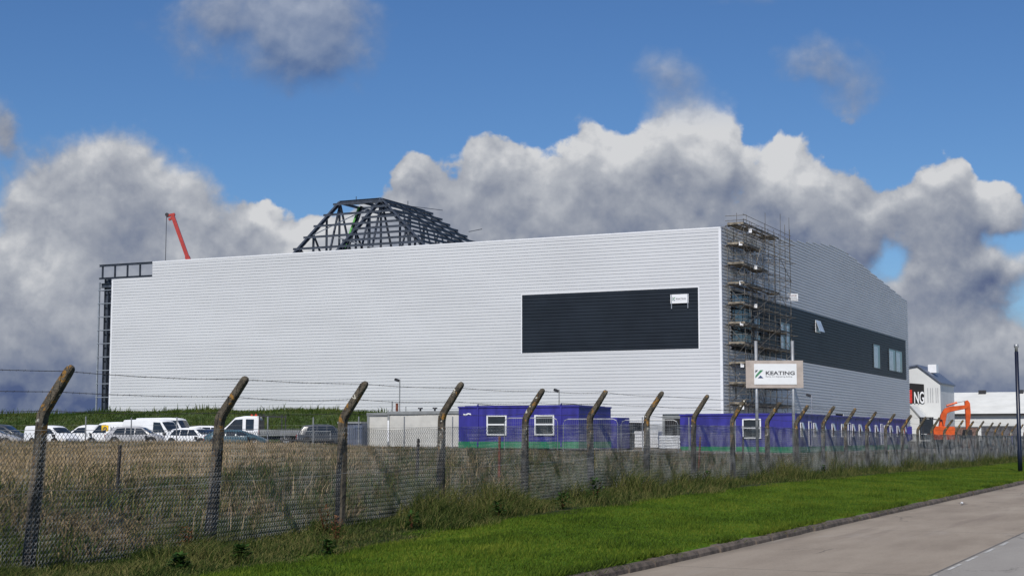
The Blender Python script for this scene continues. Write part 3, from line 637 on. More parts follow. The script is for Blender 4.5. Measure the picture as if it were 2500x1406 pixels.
for li, z in enumerate(lifts):
    wob = [random.uniform(-.05, .05) for _ in range(6)]
    y1 = 163.6 + random.uniform(-.5, .9)
    q = MBS(); q.tube([(sx1+.04, 145.2, z+wob[0]), (sx1+.04, y1, z+wob[1])], TR, 5); q.build('ledger', M['scaf'], sc)
    q = MBS(); q.tube([(sx0, 145.2, z+wob[2]), (sx0, y1-.6, z+wob[3])], TR, 5); q.build('ledger', M['scaf'], sc)
    for dz in (.52, 1.0):
        q = MBS(); q.tube([(sx1+.05, 145.2, z+dz+wob[4]), (sx1+.05, y1-random.uniform(0, 1.5), z+dz+wob[5])], TR*.9, 5); q.build('guard_rail', M['scaf'], sc)
        q = MBS(); q.tube([(sx0-.15, 145.56, z+dz), (sx1+.25, 145.56, z+dz+random.uniform(-.03, .03))], TR*.9, 5); q.build('guard_rail', M['scaf'], sc)
    q = MBS(); q.tube([(sx0-.2, 145.62, z), (sx1+.3, 145.62, z)], TR, 5); q.build('ledger', M['scaf'], sc)
    if li:
        y2 = random.choice((151.8, 154.2, 158.6, 163)) if li > 5 else 163.0
        q = MBS(); yy = 145.45
        while yy < y2:
            L = random.uniform(1.9, 3.4); e = min(yy+L, y2+.5)
            for c in range(6):
                if random.random() < .72: q.box(sx0+.05+c*.27+.02, sx0+.05+c*.27+.25, yy+random.uniform(-.15, .1), e, z+.06+random.uniform(0, .012), z+.105+random.uniform(0, .02))
            yy += L
        q.build('platform', M['board'], sc)
        q = MBS(); q.box(sx1-.06, sx1-.02, 145.5, y2, z+.11, z+.31); q.box(sx0+.1, sx1+.02, 145.44, 145.48, z+.11, z+.31); q.build('toe_board', M['board'], sc)
    # braces
    zz0, zz1 = z-.1, z+1.95
    if z < 22:
        a, c = (sx0, sx1) if li % 2 else (sx1, sx0)
        q = MBS(); q.tube([(a, 145.5, zz0), (c, 145.5, zz1)], TR*.9, 5); q.build('brace', M['scaf'], sc)
        for s0 in ((145.6, 152.2), (156.6, 163.2)) if li % 2 else ((152.2, 145.6), (150.0, 156.6), (163.2, 158.8)):
            q = MBS(); q.tube([(sx1+.08, s0[0], zz0), (sx1+.08, s0[1], zz1)], TR*.9, 5); q.build('brace', M['scaf'], sc); nb += 1
    for y in sys_:
        q = MBS(); q.tube([(sx0-.3, y+.08, z-.05), (sx1+random.uniform(.1, .6), y+.08+random.uniform(-.4, .4), z-.05+random.uniform(-.1, .1))], TR*.85, 4); q.build('transom', M['scaf'], sc)
for k in range(98):    # spare and bracing tubes clipped at odd angles
    y = random.triangular(145.6, 163, 148); z = random.uniform(2, 23.2); L = random.uniform(1.0, 2.6); a = random.choice((0, 0, .15, -.2, .7, -.8, 1.2)); x = random.uniform(sx0, sx1+.1)
    q = MBS(); q.tube([(x, y, z), (x+random.uniform(-.9, .9), y+L*math.cos(a), z+L*math.sin(a))], TR*.85, 4); q.build('spare_tube', M['scaf'], sc)
for k in range(7):     # inner ladder runs between lifts
    z = lifts[k]; q = MBS(); y = 150.6 + (k % 2)*1.2; x = (sx0+sx1)/2+.2
    for s in (-.18, .18): q.bar((x+s, y, z), (x+s, y+.75, z+2.4), .05, .05)
    for r_ in range(9): q.bar((x-.18, y+.75*r_/9+.04, z+2.4*r_/9+.1), (x+.18, y+.75*r_/9+.04, z+2.4*r_/9+.1), .03, .03)
    q.build('ladder', M['galv'], sc)
words = {0: 'lowest', 1: 'second lowest', 2: 'third from the ground', 3: 'fourth from the ground', 4: 'fifth from the ground', 5: 'sixth from the ground', 6: 'seventh from the ground', 7: 'topmost'}
for i, (x, y, z) in enumerate([(-43.68, 145.50, 4.6), (-43.62, 145.50, 8.75), (-43.62, 145.50, 12.85), (-43.2, 149.0, 14.9), (-43.62, 145.50, 16.95), (-43.2, 149.2, 18.85), (-43.6, 145.50, 20.9), (-43.2, 147.5, 22.4)]):
    o = empty('safety_notice', (x, y-.03, z), YAW*.5, 'small white notice tied to the scaffold tower, %s of the eight' % words[i], 'notice', 'white notices on the scaffold')
    q = MB(); q.box(-.17, .17, -.012, .012, -.20, .19); q.build('board', M['white'], o)
    q = MB(); q.box(-.15, .15, -.017, -.0125, .1, .15); q.box(-.1, .1, -.017, -.0125, -.02, .02) if i % 2 else None; q.build('print', M['ink'], o)
o = empty('scaffold_sign', (-43.05, 163.1, 16.95), math.radians(42), 'white three-line company sign at the right edge of the scaffold', 'sign')
q = MB(); q.box(-.62, .62, -.015, .015, -.40, .40); q.build('board', M['white'], o)
text_mesh('red_lettering', 'CLARKES', .24, M['rust'], o, (-.48, -.018, .10), (PI/2, 0, 0), .95, .002, .003)
text_mesh('lettering', 'SCAFFOLDING', .20, M['ink'], o, (-.54, -.018, -.13), (PI/2, 0, 0), .78, .002, .003)
text_mesh('lettering', 'CONTRACTORS', .20, M['ink'], o, (-.54, -.018, -.34), (PI/2, 0, 0), .76, .002, .003)

# ------------------------------------------------------------------ red crane behind the building
cr = empty('mobile_crane', (-140.0, 198.3, 1.0), math.radians(25), 'red telescopic crane boom rising behind the left part of the building', 'crane')
def cseg(a, c, w, nm, m='crane_red'): q = MB(); q.bar(a, c, w, w*1.15, (1, 0, 0)); return q.build(nm, M[m], cr, bevel=.03)
tip = Vector((-12.3, -.4, 35.7)); base = Vector((0, 0, 3.0)); dv = tip-base
cseg(base, base+dv*.55, .8, 'boom_base_section'); cseg(base+dv*.5, base+dv*.8, .64, 'boom_section'); cseg(base+dv*.78, tip, .50, 'boom_section')
q = MB(); q.bar(tip+Vector((-.95, 0, -.1)), tip+Vector((.4, 0, .2)), .5, .42); q.bar(tip+Vector((-.6, 0, -.7)), tip+Vector((.2, 0, -.3)), .3, .4); q.build('boom_head', M['crane_red'], cr, bevel=.05)
q = MB(); q.tube([tip+Vector((-.85, -.3, .1)), tip+Vector((-.85, .3, .1))], .30, 10); q.build('sheave', M['plastic'], cr)
q = MB(); q.tube([tip+Vector((-.95, 0, -.2)), tip+Vector((-.95, 0, -18))], .05, 5); q.build('hoist_rope', M['plastic'], cr)
q = MB(); q.box(-1.2, 1.2, -3, 3.4, 1.4, 3.0); q.build('turntable', M['crane_red'], cr, bevel=.1)
q = MB(); q.box(-1.35, 1.35, -5, 6, .55, 1.3); q.box(-1.3, 1.3, 4.4, 6.2, 1.3, 2.6); q.build('carrier', M['crane_red'], cr, bevel=.08)
for y in (-4, -2.4, 3.2, 4.8):
    for s in (-1, 1): q = MB(); q.tube([(s*1.0, y, .65), (s*1.4, y, .65)], .62, 16); q.build('wheel', M['rubber'], cr)

# ------------------------------------------------------------------ chain link fence with cranked concrete posts
PY = [15.72, 19.66, 23.36, 27.12, 31.06, 35.0, 38.95, 42.9, 46.85] + [46.85+3.94*k for k in range(1, 22)]
PY = [11.75] + PY
fn = empty('chain_link_fence', (FX, PY[0], 0), 0, 'long chain link fence with lichened cranked concrete posts and barbed wire along the verge', 'fence')
def fl(p): return (p[0]-FX, p[1]-PY[0], p[2])
def post_mesh(seed):
    r = random.Random(seed); bm = bmesh.new()
    # centre line in XZ with half width (x) and half depth (y)
    st = [(0, -.4, .074, .080), (0, .2, .073, .079), (.0, .8, .070, .077), (.0, 1.3, .067, .075), (.0, 1.80, .064, .072), (.008, 1.895, .068, .072), (.045, 1.975, .066, .070), (.16, 2.14, .062, .068), (.29, 2.33, .060, .065), (.41, 2.50, .057, .062), (.440, 2.545, .050, .056), (.458, 2.572, .030, .038)]
    rings = []
    for i, (x, z, a, d) in enumerate(st):
        p = Vector((x, 0, z)); q0 = st[max(i-1, 0)]; q1 = st[min(i+1, len(st)-1)]
        dr = Vector((q1[0]-q0[0], 0, q1[1]-q0[1])).normalized(); nx = Vector((dr.z, 0, -dr.x))
        c = .018; ring = []
        for (sx, sy) in ((-a, -d+c), (-a+c, -d), (a-c, -d), (a, -d+c), (a, d-c), (a-c, d), (-a+c, d), (-a, d-c)):
            ring.append(bm.verts.new(p + nx*(sx+r.uniform(-.004, .004)) + Vector((0, sy+r.uniform(-.004, .004), 0))))
        rings.append(ring)
    for A, B in zip(rings, rings[1:]):
        for k in range(8): bm.faces.new((A[k], A[(k+1) % 8], B[(k+1) % 8], B[k]))
    bm.faces.new(rings[-1]); bm.faces.new(rings[0][::-1]); bmesh.ops.recalc_face_normals(bm, faces=bm.faces)
    me = bpy.data.meshes.new('fence_post'); bm.to_mesh(me); bm.free(); me.materials.append(M['post']); return me
pms = [post_mesh(s) for s in range(4)]
ptilt = []
for i, y in enumerate(PY):
    o = bpy.data.objects.new('post', pms[i % 4]); COL.objects.link(o); o.parent = fn
    tx, ty = random.uniform(-.018, .018), random.uniform(-.012, .018)
    lean = [.07, .085, .075, .03, .015][i] if i < 5 else 0
    o.location = fl((FX-lean*1.8, y, .1+zf(y))); o.rotation_euler = (-ty, tx+lean, random.uniform(-.06, .06)); o.scale = (random.uniform(.93, 1.07), random.uniform(.93, 1.07), random.uniform(.985, 1.015)); ptilt.append(lean)
# woven mesh panel, unit length 1 along Y (scaled to the bay), height 0..1.72
def panel_mesh(seed, L=3.94, H=1.74, p=.075, hh=.075):
    r = np.random.default_rng(seed); n = int(L/(p/2)); m = int(H/(hh/2))+1; R_ = .0040
    kz = np.arange(m); z = kz*hh/2
    V = []; F = []
    sag = r.uniform(.0, .02)
    def warp(yy, zz):
        u = yy/L
        dx = .025*np.sin(u*PI*2+seed)*np.sin(zz*1.7) + .03*np.sin(u*5+zz*2+seed*2)*(1-abs(zz/H-.5))
        return dx, yy + .006*np.sin(zz*9+u*30), zz - sag*4*u*(1-u)*(zz/H) + .008*np.sin(u*11+seed)*zz
    base = 0
    for j in range(n):
        yy = j*p/2 + np.where((kz+j) % 2 == 0, 0, p/2); xo = np.where(kz % 2 == 0, R_*1.2, -R_*1.2)
        dx, y2, z2 = warp(yy, z)
        c = np.c_[dx+xo, y2, z2]
        for q in range(3):
            a = 2*PI*q/3
            V.append(c + np.array([math.cos(a)*R_, math.sin(a)*R_, 0]))
        idx = base + np.arange(m)
        for q in range(3):
            A = idx + q*m; B = idx + ((q+1) % 3)*m
            F.append(np.c_[A[:-1], B[:-1], B[1:], A[1:]])
        base += 3*m
    V = np.concatenate(V); F = np.concatenate(F)
    me = bpy.data.meshes.new('chain_link'); me.vertices.add(len(V)); me.vertices.foreach_set('co', V.reshape(-1))
    me.loops.add(F.size); me.loops.foreach_set('vertex_index', F.reshape(-1).astype(np.int32))
    me.polygons.add(len(F)); me.polygons.foreach_set('loop_start', np.arange(len(F), dtype=np.int32)*4); me.update(calc_edges=True)
    me.polygons.foreach_set('use_smooth', [True]*len(F)); me.materials.append(M['wire']); return me
cms = [panel_mesh(s) for s in range(3)]
for i, (y0, y1) in enumerate(zip(PY, PY[1:])):
    o = bpy.data.objects.new('mesh_panel', cms[i % 3]); COL.objects.link(o); o.parent = fn
    za, zb_ = .08+zf(y0), .08+zf(y1)
    sl = math.atan2(zb_-za, y1-y0)
    la = (ptilt[i]+ptilt[i+1])/2; ext = .17*max(0, min(1, (25-y0)/6)); o.location = fl((FX+.09-la*1.8, y0, za-ext)); o.rotation_euler = (sl, la, math.atan((ptilt[i]-ptilt[i+1])*.9/(y1-y0))); o.scale = (1, (y1-y0)/3.94/math.cos(sl), 1+ext/1.74)
def strand(name, off, zr, r_, sag, barbs, bound):
    q = MB()
    for i, (y0, y1) in enumerate(zip(PY, PY[1:])):
        pts = []; nn = 8; sg = sag*random.uniform(.4, 1.5)
        for k in range(nn+1):
            u = k/nn; y = y0+(y1-y0)*u; z = .1+zf(y0)*(1-u)+zf(y1)*u+zr
            pts.append(fl((FX+off, y, z - sg*4*u*(1-u))))
        q.tube(pts, r_, 3 if not barbs else 4, False)
        if barbs and i < 14:
            k = .08
            while k < (y1-y0):
                u = k/(y1-y0); c = Vector(fl((FX+off, y0+k, .1+zf(y0)*(1-u)+zf(y1)*u+zr-sg*4*u*(1-u)))); a = random.uniform(0, PI)
                d = Vector((math.cos(a), .25, math.sin(a)))*.018; q.tube([c-d, c+d], r_*.6, 3, False)
                k += .13
    o = q.build(name, M['wire'] if not barbs else M['barb'], fn, fixn=False); return o
M['barb'] = mat('rusted_barbed_wire', (.07, .065, .06), .7, .3, .3, 4)
strand('barbed_wire', .385, 2.50, .0042, .03, True, True); strand('barbed_wire', .215, 2.23, .0042, .03, True, True); strand('barbed_wire', .03, 1.98, .0042, .04, True, True)
strand('line_wire', .10, 1.72, .0040, .015, False, True); strand('line_wire', .11, .92, .0030, .05, False, True)

# stakes of an older fence in the field and a few raking props
for (x, y, h, m, lab) in ((-17.2, 16.9, 1.25, 'rust', 'rusty iron stake just left of the first concrete post'), (-21.6, 25.9, 1.1, 'stake', 'dark thin stake in the field between the first two concrete posts'),
                     (-19.5, 35.3, 1.25, 'stake', 'dark stake standing in front of the off-white cabin'), (-18.0, 37.2, 1.35, 'rust', 'rusty red stake left of the fence post at the twin-window cabin'),
                     (-17.0, 46.0, 1.2, 'stake', 'dark leaning stake below the right window of the purple cabin'), (-17.6, 53.0, 1.35, 'rust', 'rusty red leaning stake right of the twin-window cabin'),
                     (-17.6, 58.5, 1.35, 'stake', 'dark stake in front of the white covered pallets')):
    g0 = gz(x, y); q = MB(); lx = random.uniform(-.08, .08); q.bar((0, 0, -.2), (lx, random.uniform(-.08, .08), h), .055, .055); o = q.build('stake', M[m]); o.location = (x, y, g0); tag(o, lab, 'stake', 'old stakes in the field')

# ------------------------------------------------------------------ company sign board on two posts
sg = empty('site_sign', (-17.64, 63.56, gz(-17.64, 63.56)), YAW, 'plywood sign board with white company panel on two steel posts behind the fence', 'sign')
g0 = gz(-17.64, 63.56)
for x in (-.77, .80): q = MB(); q.tube([(x, .07, -.3), (x, .07, 5.80-g0)], .07, 12); q.build('post', M['galv'], sg, smooth=True)
q = MB(); q.box(-1.235, 1.225, -.035, 0, 3.78-g0, 4.955-g0); q.build('board', M['ply'], sg)
q = MB(); q.box(-.88, .94, -.05, -.036, 3.93-g0, 4.81-g0); q.build('panel', M['white'], sg)
company_mark(sg, .345, -.83, -.052, 4.2-g0); text_mesh('lettering', 'KEATING', .215, M['ink'], sg, (-.40, -.055, 4.345-g0), (PI/2, 0, 0), 1.41, .003, .006)
text_mesh('small_lettering', 'Marine, Civil Engineering, Building', .085, M['ink_light'], sg, (-.40, -.055, 4.245-g0), (PI/2, 0, 0), .985, .003)
lp = empty('lamp_column', (-8.75, 72.2, .1), 0, 'dark navy round metal column standing on the verge at the right edge', 'lamp column')
q = MB(); q.tube([(0, 0, -.2), (0, 0, 1.0), (0, 0, 1.05), (0, 0, 5.45)], [.105, .105, .09, .085], 16); q.build('shaft', M['column'], lp, smooth=True)
q = MB(); q.tube([(0, 0, 5.45), (0, 0, 5.62), (0, 0, 5.68), (0, 0, 5.8)], [.07, .07, .11, .10], 14); q.build('cap', M['galv'], lp, smooth=True)
q = MB(); q.box(.085, .10, -.05, .05, .5, 1.0); q.build('access_door', M['column'], lp)

# ------------------------------------------------------------------ site cabins
def cabin(x0, x1, y0, y1, z0, h, label, group, front_win=(), side_win=(), ribs=(), rot=0):
    r = empty('site_cabin', (x0, y0, z0), 0, label, 'site cabin', group); L = x1-x0; Wd = y1-y0
    q = MB(); q.box(0, L, 0, Wd, .42, h-.10)
    for k in range(int(L/1.2)): q.box(k*1.2+.58, k*1.2+.61, -.012, 0, .45, h-.14)
    q.build('wall', M['purple'], r)
    q = MB(); q.box(-.01, L+.01, -.022, Wd+.01, 0, .42); q.build('base_skirt', M['green'], r)
    q = MB(); q.box(-.05, L+.05, -.05, Wd+.05, h-.10, h); q.box(.3, L-.3, .3, Wd-.3, h, h+.04); q.build('roof', M['purple'], r)
    for x in ribs: q = MB(); q.box(x-.05, x+.05, -.07, -.014, .1, h+.08); q.tube([(x, -.1, h+.02), (x, -.02, h+.16), (x, .12, h+.02)], .025, 5); q.build('lifting_post', M['purple'], r)
    for (a, c, e, f) in front_win:
        fr = MB()
        for bx in ((a, c, e, e+.09), (a, c, f-.09, f), (a, a+.09, e+.09, f-.09), (c-.09, c, e+.09, f-.09)): fr.box(bx[0], bx[1], -.08, -.002, bx[2], bx[3])
        if c-a > 1.25: fr.box(a+.09, c-.09, -.078, -.004, (e+f)/2+.0, (e+f)/2+.09)
        fo = fr.build('window', M['white'], r)
        pn = MB(); pn.box(a+.09, c-.09, -.03, -.012, e+.09, f-.09); pn.build('pane', M['glass'], fo)
    for (a, c, e, f, door) in side_win:
        fr = MB()
        for bx in ((a, c, e, e+.05), (a, c, f-.05, f), (a, a+.05, e+.05, f-.05), (c-.05, c, e+.05, f-.05)): fr.box(L+.002, L+.05, bx[0], bx[1], bx[2], bx[3])
        fo = fr.build('door' if door else 'window', M['white'], r)
        pn = MB(); pn.box(L+.006, L+.03, a+.05, c-.05, e+.05, f-.05); pn.build('leaf' if door else 'pane', M['purple' if door else 'glass'], fo)
        if not door:
            s = MB(); s.bar((L+.08, (a+c)/2, f-.02), (L+.20, (a+c)/2, e+.45), (c-a)*.5, .04); s.build('open_sash', M['film'], fo)
    return r
c1 = cabin(-45.96, -37.4, 88.9, 94.4, .98, 2.70, 'purple and green cabin with two white framed windows, standing alone in the middle', 'purple site cabins',
      front_win=((2.08, 3.52, .82, 2.12), (5.50, 6.88, .82, 2.12)), ribs=(1.42, 7.35))
q = MB(); q.tube([(1.42, -.06, 2.84), (2.6, .1, 2.74), (5.0, .2, 2.72)], .02, 4); q.tube([(7.35, -.06, 2.84), (8.2, 0, 2.80), (8.6, .4, 2.75)], .02, 4); q.build('cable', M['plastic'], c1)
q = MB(); q.prism([(.35, 2.12), (.55, 2.10), (.72, 2.20), (.92, 2.14), (.9, 2.24), (.7, 2.28), (.52, 2.20), (.36, 2.24)], 'y', -.02, -.001); q.build('white_splash', M['white'], c1)
sb = MB(); sb.box(0, 1.5, 0, 2.4, 0, 2.12); o = sb.build('storage_box', M['purple'], bevel=.03); o.location = (-39.55, 97.2, .9); tag(o, 'lower dark purple steel box stepped behind the right end of the twin-window cabin', 'storage box')
sb = MB(); sb.box(0, 1.7, 0, 2.4, 0, 1.8); sb.box(.1, 1.6, -.03, 0, .1, 1.7); o = sb.build('storage_box', M['black'], bevel=.03); o.location = (-39.6, 99.8, .9); tag(o, 'lowest black steel box at the end of the stepped boxes', 'storage box')
yy = 103.3; names = ['nearest of the row, with its window end toward the field', 'second', 'third', 'fourth', 'fifth', 'sixth', 'seventh', 'eighth', 'ninth', 'tenth', 'eleventh', 'twelfth', 'last']
for k in range(13):
    lab = 'purple cabin with one white window in its long near side, first of the row' if k == 0 else 'purple cabin in the long row, %s from the near end' % (names[k] if k < 12 else 'thirteenth and furthest')
    cabin(-35.62 if k == 0 else -34.6, -27.2, yy, yy+2.98, .60, 2.70 - (.02*(k % 2)), lab, 'purple site cabins',
          front_win=((4.6, 5.94, .98, 2.36),) if k == 0 else (), side_win=((1.1, 1.8, 1.1, 2.1, False),) if k % 4 != 1 else ((.3, 1.1, .45, 2.2, True), (1.7, 2.3, 1.1, 2.1, False)))
    yy += 3.06
# off-white cabins and the blue-grey container on the left
def panelled(name, x0, x1, y0, y1, z0, h, m, trim, label, cat, posts):
    r = empty(name, (x0, y0, z0), 0, label, cat); L = x1-x0
    q = MB(); q.box(.02, L-.02, .02, y1-y0-.02, 0, h-.22); q.build('wall', M[m], r)
    q = MB(); q.box(-.04, L+.04, -.05, y1-y0+.05, h-.22, h); q.build('roof_edge', M[trim], r)
    for x in posts: q = MB(); q.box(x-.09, x+.09, -.03, .018, 0, h-.225); q.build('corner_post', M[trim], r)
    return r
w1 = panelled('site_cabin', -57.74, -55.95, 97, 100, 1.0, 2.46, 'offwhite', 'trimgrey', 'short off-white cabin at the left end, next to the blue-grey container', 'site cabin', (.09,))
w2 = panelled('site_cabin', -55.90, -46.3, 96.8, 100, 1.0, 2.56, 'offwhite', 'trimgrey', 'long off-white cabin with grey roof edge left of the purple cabin', 'site cabin', (.09, 9.5))
for x in (2.4, 3.6, 5.8): q = MB(); q.tube([(x, .6, 2.56), (x, .6, 2.72), (x, .6, 2.73), (x, .6, 2.82)], [.07, .07, .19, .17], 10); q.build('roof_vent', M['plastic'], w2)
q = MB(); q.tube([(.15, .4, 2.5), (.15, .4, 3.3)], .05, 8); q.build('flue', M['trimgrey'], w2); q = MB(); q.tube([(.55, .4, 2.5), (.55, .4, 3.16)], .10, 8); q.build('red_flue', M['rust'], w2); q = MB(); q.tube([(1.3, .4, 2.5), (1.3, .4, 2.9)], .03, 6); q.build('flue', M['trimgrey'], w2)
q = MB(); q.box(.02, .16, -.05, -.032, .35, 1.9); q.build('notice_strip', M['white'], w2)
q = MB(); q.box(7.4-.04, 7.4+.04, -.03, 0, 2.0, 2.08); q.build('vent', M['trimgrey'], w2)
q = MB()
o = empty('shipping_container', (-59.75, 96.2, .95), 0, 'blue-grey steel container left of the off-white cabins', 'container')
prof = []
for k in range(8): prof += [(k*.26, 0), (k*.26+.08, .04), (k*.26+.16, .04), (k*.26+.24, 0)]
q.prism([(x, y) for x, y in prof] + [(2.0, 2.3), (0, 2.3)], 'z', .1, 1.72); q.build('body', M['navygrey'], o)
q = MB(); q.box(-.05, 2.0, -.06, 2.36, 1.72, 1.86); q.build('top_rail', M['trimgrey'], o)

# ------------------------------------------------------------------ vehicles
def vehicle(name, label, cat, pos, heading, st, paint, wins, wheels, group=None, beacon=False, wr=.33, extra=None, lights=True):
    """st: stations (x, zbottom, zbelt, zroof, half width belt, half width roof); nose at +x"""
    r = empty(name, pos, heading, label, cat, group)
    def sec(s):
        x, zb, zt, zr, w, wr_ = s; zm = zb+(zt-zb)*.45
        pts = [(w*.90, zb), (w*.985, zb+.10), (w, zm), (w*.985, zt), (wr_+(w-wr_)*.12, zr-.09 if zr-zt > .2 else zr-.03), (wr_-.10, zr-.015), (0, zr+.015)]
        return [(x, a, z) for a, z in pts] + [(x, -a, z) for a, z in pts[-2::-1]]
    q = MB(); n = 13
    for s in st: q.v += sec(s)
    for i in range(len(st)-1):
        for k in range(n-1): q.f.append((i*n+k, i*n+k+1, (i+1)*n+k+1, (i+1)*n+k))
        q.f.append((i*n+n-1, i*n, (i+1)*n, (i+1)*n+n-1))
    q.f.append(tuple(range(n))); q.f.append(tuple((len(st)-1)*n+k for k in range(n)))
    bo = q.build('body', paint, r, smooth=True); md = bo.modifiers.new('edge', 'EDGE_SPLIT'); md.split_angle = math.radians(38)
    def hw(x, z):
        for s0, s1 in zip(st, st[1:]):
            if s0[0] <= x <= s1[0]:
                u = (x-s0[0])/(s1[0]-s0[0]+1e-6); s = [a+(c-a)*u for a, c in zip(s0, s1)]; break
        else: s = st[0] if x < st[0][0] else st[-1]
        a = s[4]*.985; v = max(0, min(1, (z-s[2])/max(.05, s[3]-.09-s[2]))); return a + (s[5]+(s[4]-s[5])*.12-a)*v
    for poly in wins.get('side', []):
        for sd in (1, -1):
            w = MB(); k = len(poly); w.v = [(x, sd*(hw(x, z)+.03), z) for x, z in poly]; w.f = [tuple(range(k))]; w.build('side_window', M['glass'], r, fixn=False)
    for nm, i0, i1 in wins.get('screen', []):
        A = [Vector(p) for p in sec(st[i0])[4:9]]; B = [Vector(p) for p in sec(st[i1])[4:9]]
        nrm = (B[2]-A[2]).cross(Vector((0, 1, 0))); nrm = -nrm if nrm.z < 0 else nrm; nrm.normalize()
        w = MB(); rows = []
        for u in (.10, .93):
            rows += [Vector((p.x, p.y*.93, p.z)) + nrm*.022 for p in [a_.lerp(b_, u) for a_, b_ in zip(A, B)]]
        w.add(rows, [(k, k+1, k+6, k+5) for k in range(4)]); w.build(nm, M['glass'], r, fixn=False)
    W2 = max(s[4] for s in st)
    for x in wheels:
        for sd in (1, -1):
            a = MB(); a.tube([(x, sd*(W2-.20), wr), (x, sd*(W2+.005), wr)], wr, 16); wo_ = a.build('wheel', M['rubber'], r)
            c = MB(); c.tube([(x, sd*(W2+.006), wr), (x, sd*(W2+.02), wr)], wr*.6, 12); c.build('rim', M['galv'], wo_)
            d = MB(); d.tube([(x, sd*(W2-.04), wr+.03), (x, sd*(W2+.002), wr+.03)], wr*1.2, 16); d.build('wheel_arch', M['plastic'], r)
    if lights:
        f, b_ = st[-1], st[0]
        for sd in (1, -1):
            w = MB(); w.box(f[0]-.10, f[0]+.02, sd*f[4]*.62-.16, sd*f[4]*.62+.16, f[2]-.22, f[2]-.06); w.build('headlight', M['film'], r)
            w = MB(); w.box(b_[0]-.02, b_[0]+.08, sd*b_[4]*.86-.08, sd*b_[4]*.86+.08, b_[2]-.25, b_[2]+.05); w.build('tail_light', M['red'], r)
            w = MB(); mxx = wins.get('mirror', 0); w.box(mxx-.06, mxx+.06, sd*(W2+.12)-.1, sd*(W2+.12)+.1, st[-1][2]+.12, st[-1][2]+.34); w.build('wing_mirror', M['plastic'], r) if mxx else None
    w = MB(); f = st[-1]; w.box(f[0]-.06, f[0]+.05, -f[4]*.9, f[4]*.9, .28, .48); w.build('bumper', M['plastic'], r)
    return r
def van_st(L, Wd, H, nose=1.0, belt=1.08):
    w = Wd/2
    return [(-L/2, .3, belt, H-.12, w*.94, w*.84), (-L/2+.12, .25, belt, H, w, w*.9), (0, .25, belt, H+.02, w, w*.9), (L/2-nose-.95, .25, belt, H-.01, w, w*.88), (L/2-nose-.62, .25, belt, H-.10, w, w*.84), (L/2-nose+.10, .25, belt, belt+.06, w*.97, w*.8), (L/2-.25, .27, belt-.18, belt-.12, w*.92, w*.7), (L/2, .32, belt-.35, belt-.30, w*.78, w*.6)]
def van_w(L, H, nose=1.0, belt=1.08, crew=False):
    xa = L/2-nose+.04; xb = L/2-nose-.66
    s = [[(xb-.55, belt+.02), (xa-.12, belt+.02), (xb+.05, H-.22), (xb-.55, H-.2)]]
    return {'side': s, 'screen': [('windscreen', 4, 5)], 'mirror': xa-.05}
def car_st(L, Wd, H, hatch=True, belt=.88):
    w = Wd/2
    return [(-L/2, .35, belt-.05, belt-.0, w*.86, w*.72), (-L/2+.12, .25, belt, belt+.10 if hatch else belt+.06, w*.94, w*.72), (-L/2+(.55 if hatch else 1.0), .22, belt, H-.08, w, w*.70), (-L/2+1.35, .2, belt, H, w, w*.74), (.15, .2, belt, H, w, w*.74), (.5, .2, belt, H-.07, w, w*.72), (1.25, .2, belt, belt+.07, w*.99, w*.78), (L/2-.45, .22, belt-.10, belt-.05, w*.95, w*.7), (L/2-.1, .25, belt-.24, belt-.2, w*.82, w*.6), (L/2, .3, belt-.4, belt-.36, w*.7, w*.5)]
def car_w(L, H, belt=.88):
    return {'side': [[(-.62, belt+.02), (.02, belt+.02), (.02, H-.13), (-.62, H-.11)], [(.09, belt+.02), (1.05, belt+.02), (.50, H-.14), (.09, H-.13)], [(-L/2+.6, belt+.05), (-.69, belt+.02), (-.69, H-.11), (-L/2+.85, H-.16)]],
            'screen': [('windscreen', 5, 6), ('rear_window', 1, 2)], 'mirror': .95}
IR = YAW   # heading that runs to the right of the picture; + pi runs left
GP = 'vehicles parked below the grass bank'
def at(px, D):   # spot on the car park at D metres down the view, px across
    a = px/3718*D; return (a*math.cos(YAW)-D*math.sin(YAW), a*math.sin(YAW)+D*math.cos(YAW))
def paint(n, c, r=.3): return mat(n, c, r, 0, .03, 1)
silver = paint('silver_car_paint', (.36, .36, .37)); darkgrey = paint('dark_grey_paint', (.05, .055, .065)); bluep = paint('teal_blue_paint', (.05, .10, .13)); navy = paint('navy_paint', (.02, .04, .10))
VG = .93
def put(kind, name, label, cat, px, D, hd, L, Wd, H, m, z=VG, nose=1.0, belt=None, hatch=True):
    x, y = at(px, D)
    if kind == 'van':
        bl = belt or 1.08; return vehicle(name, label, cat, (x, y, z), hd, van_st(L, Wd, H, nose, bl), m, van_w(L, H, nose, bl), (-L/2+.95, L/2-.95), GP)
    bl = belt or .88; return vehicle(name, label, cat, (x, y, z), hd, car_st(L, Wd, H, hatch, bl), m, car_w(L, H, bl), (-L/2+.75, L/2-.85), GP)
put('van', 'parked_van', 'long dark grey van behind the first fence post, cut by the left edge', 'van', -1262, 122, IR-.12, 5.4, 1.95, 1.75, darkgrey)
put('car', 'parked_car', 'silver car in front of the dark grey van at the left edge', 'car', -1275, 106, IR+.05, 4.3, 1.75, 1.32, silver)
put('van', 'parked_van', 'small white van facing right, just right of the first concrete post', 'van', -1122, 114, IR-.55, 4.3, 1.8, 1.62, M['white'], .9, .9, 1.0)
put('van', 'parked_van', 'white van whose plain rear body shows left of the van with the yellow logo', 'van', -1035, 128, IR+PI+.1, 4.6, 1.9, 1.75, M['white'])
hv = put('van', 'parked_van', 'white van facing left with a yellow square logo on its side', 'van', -965, 122, IR+PI-.05, 5.4, 1.95, 1.93, M['white'], .93, .9)
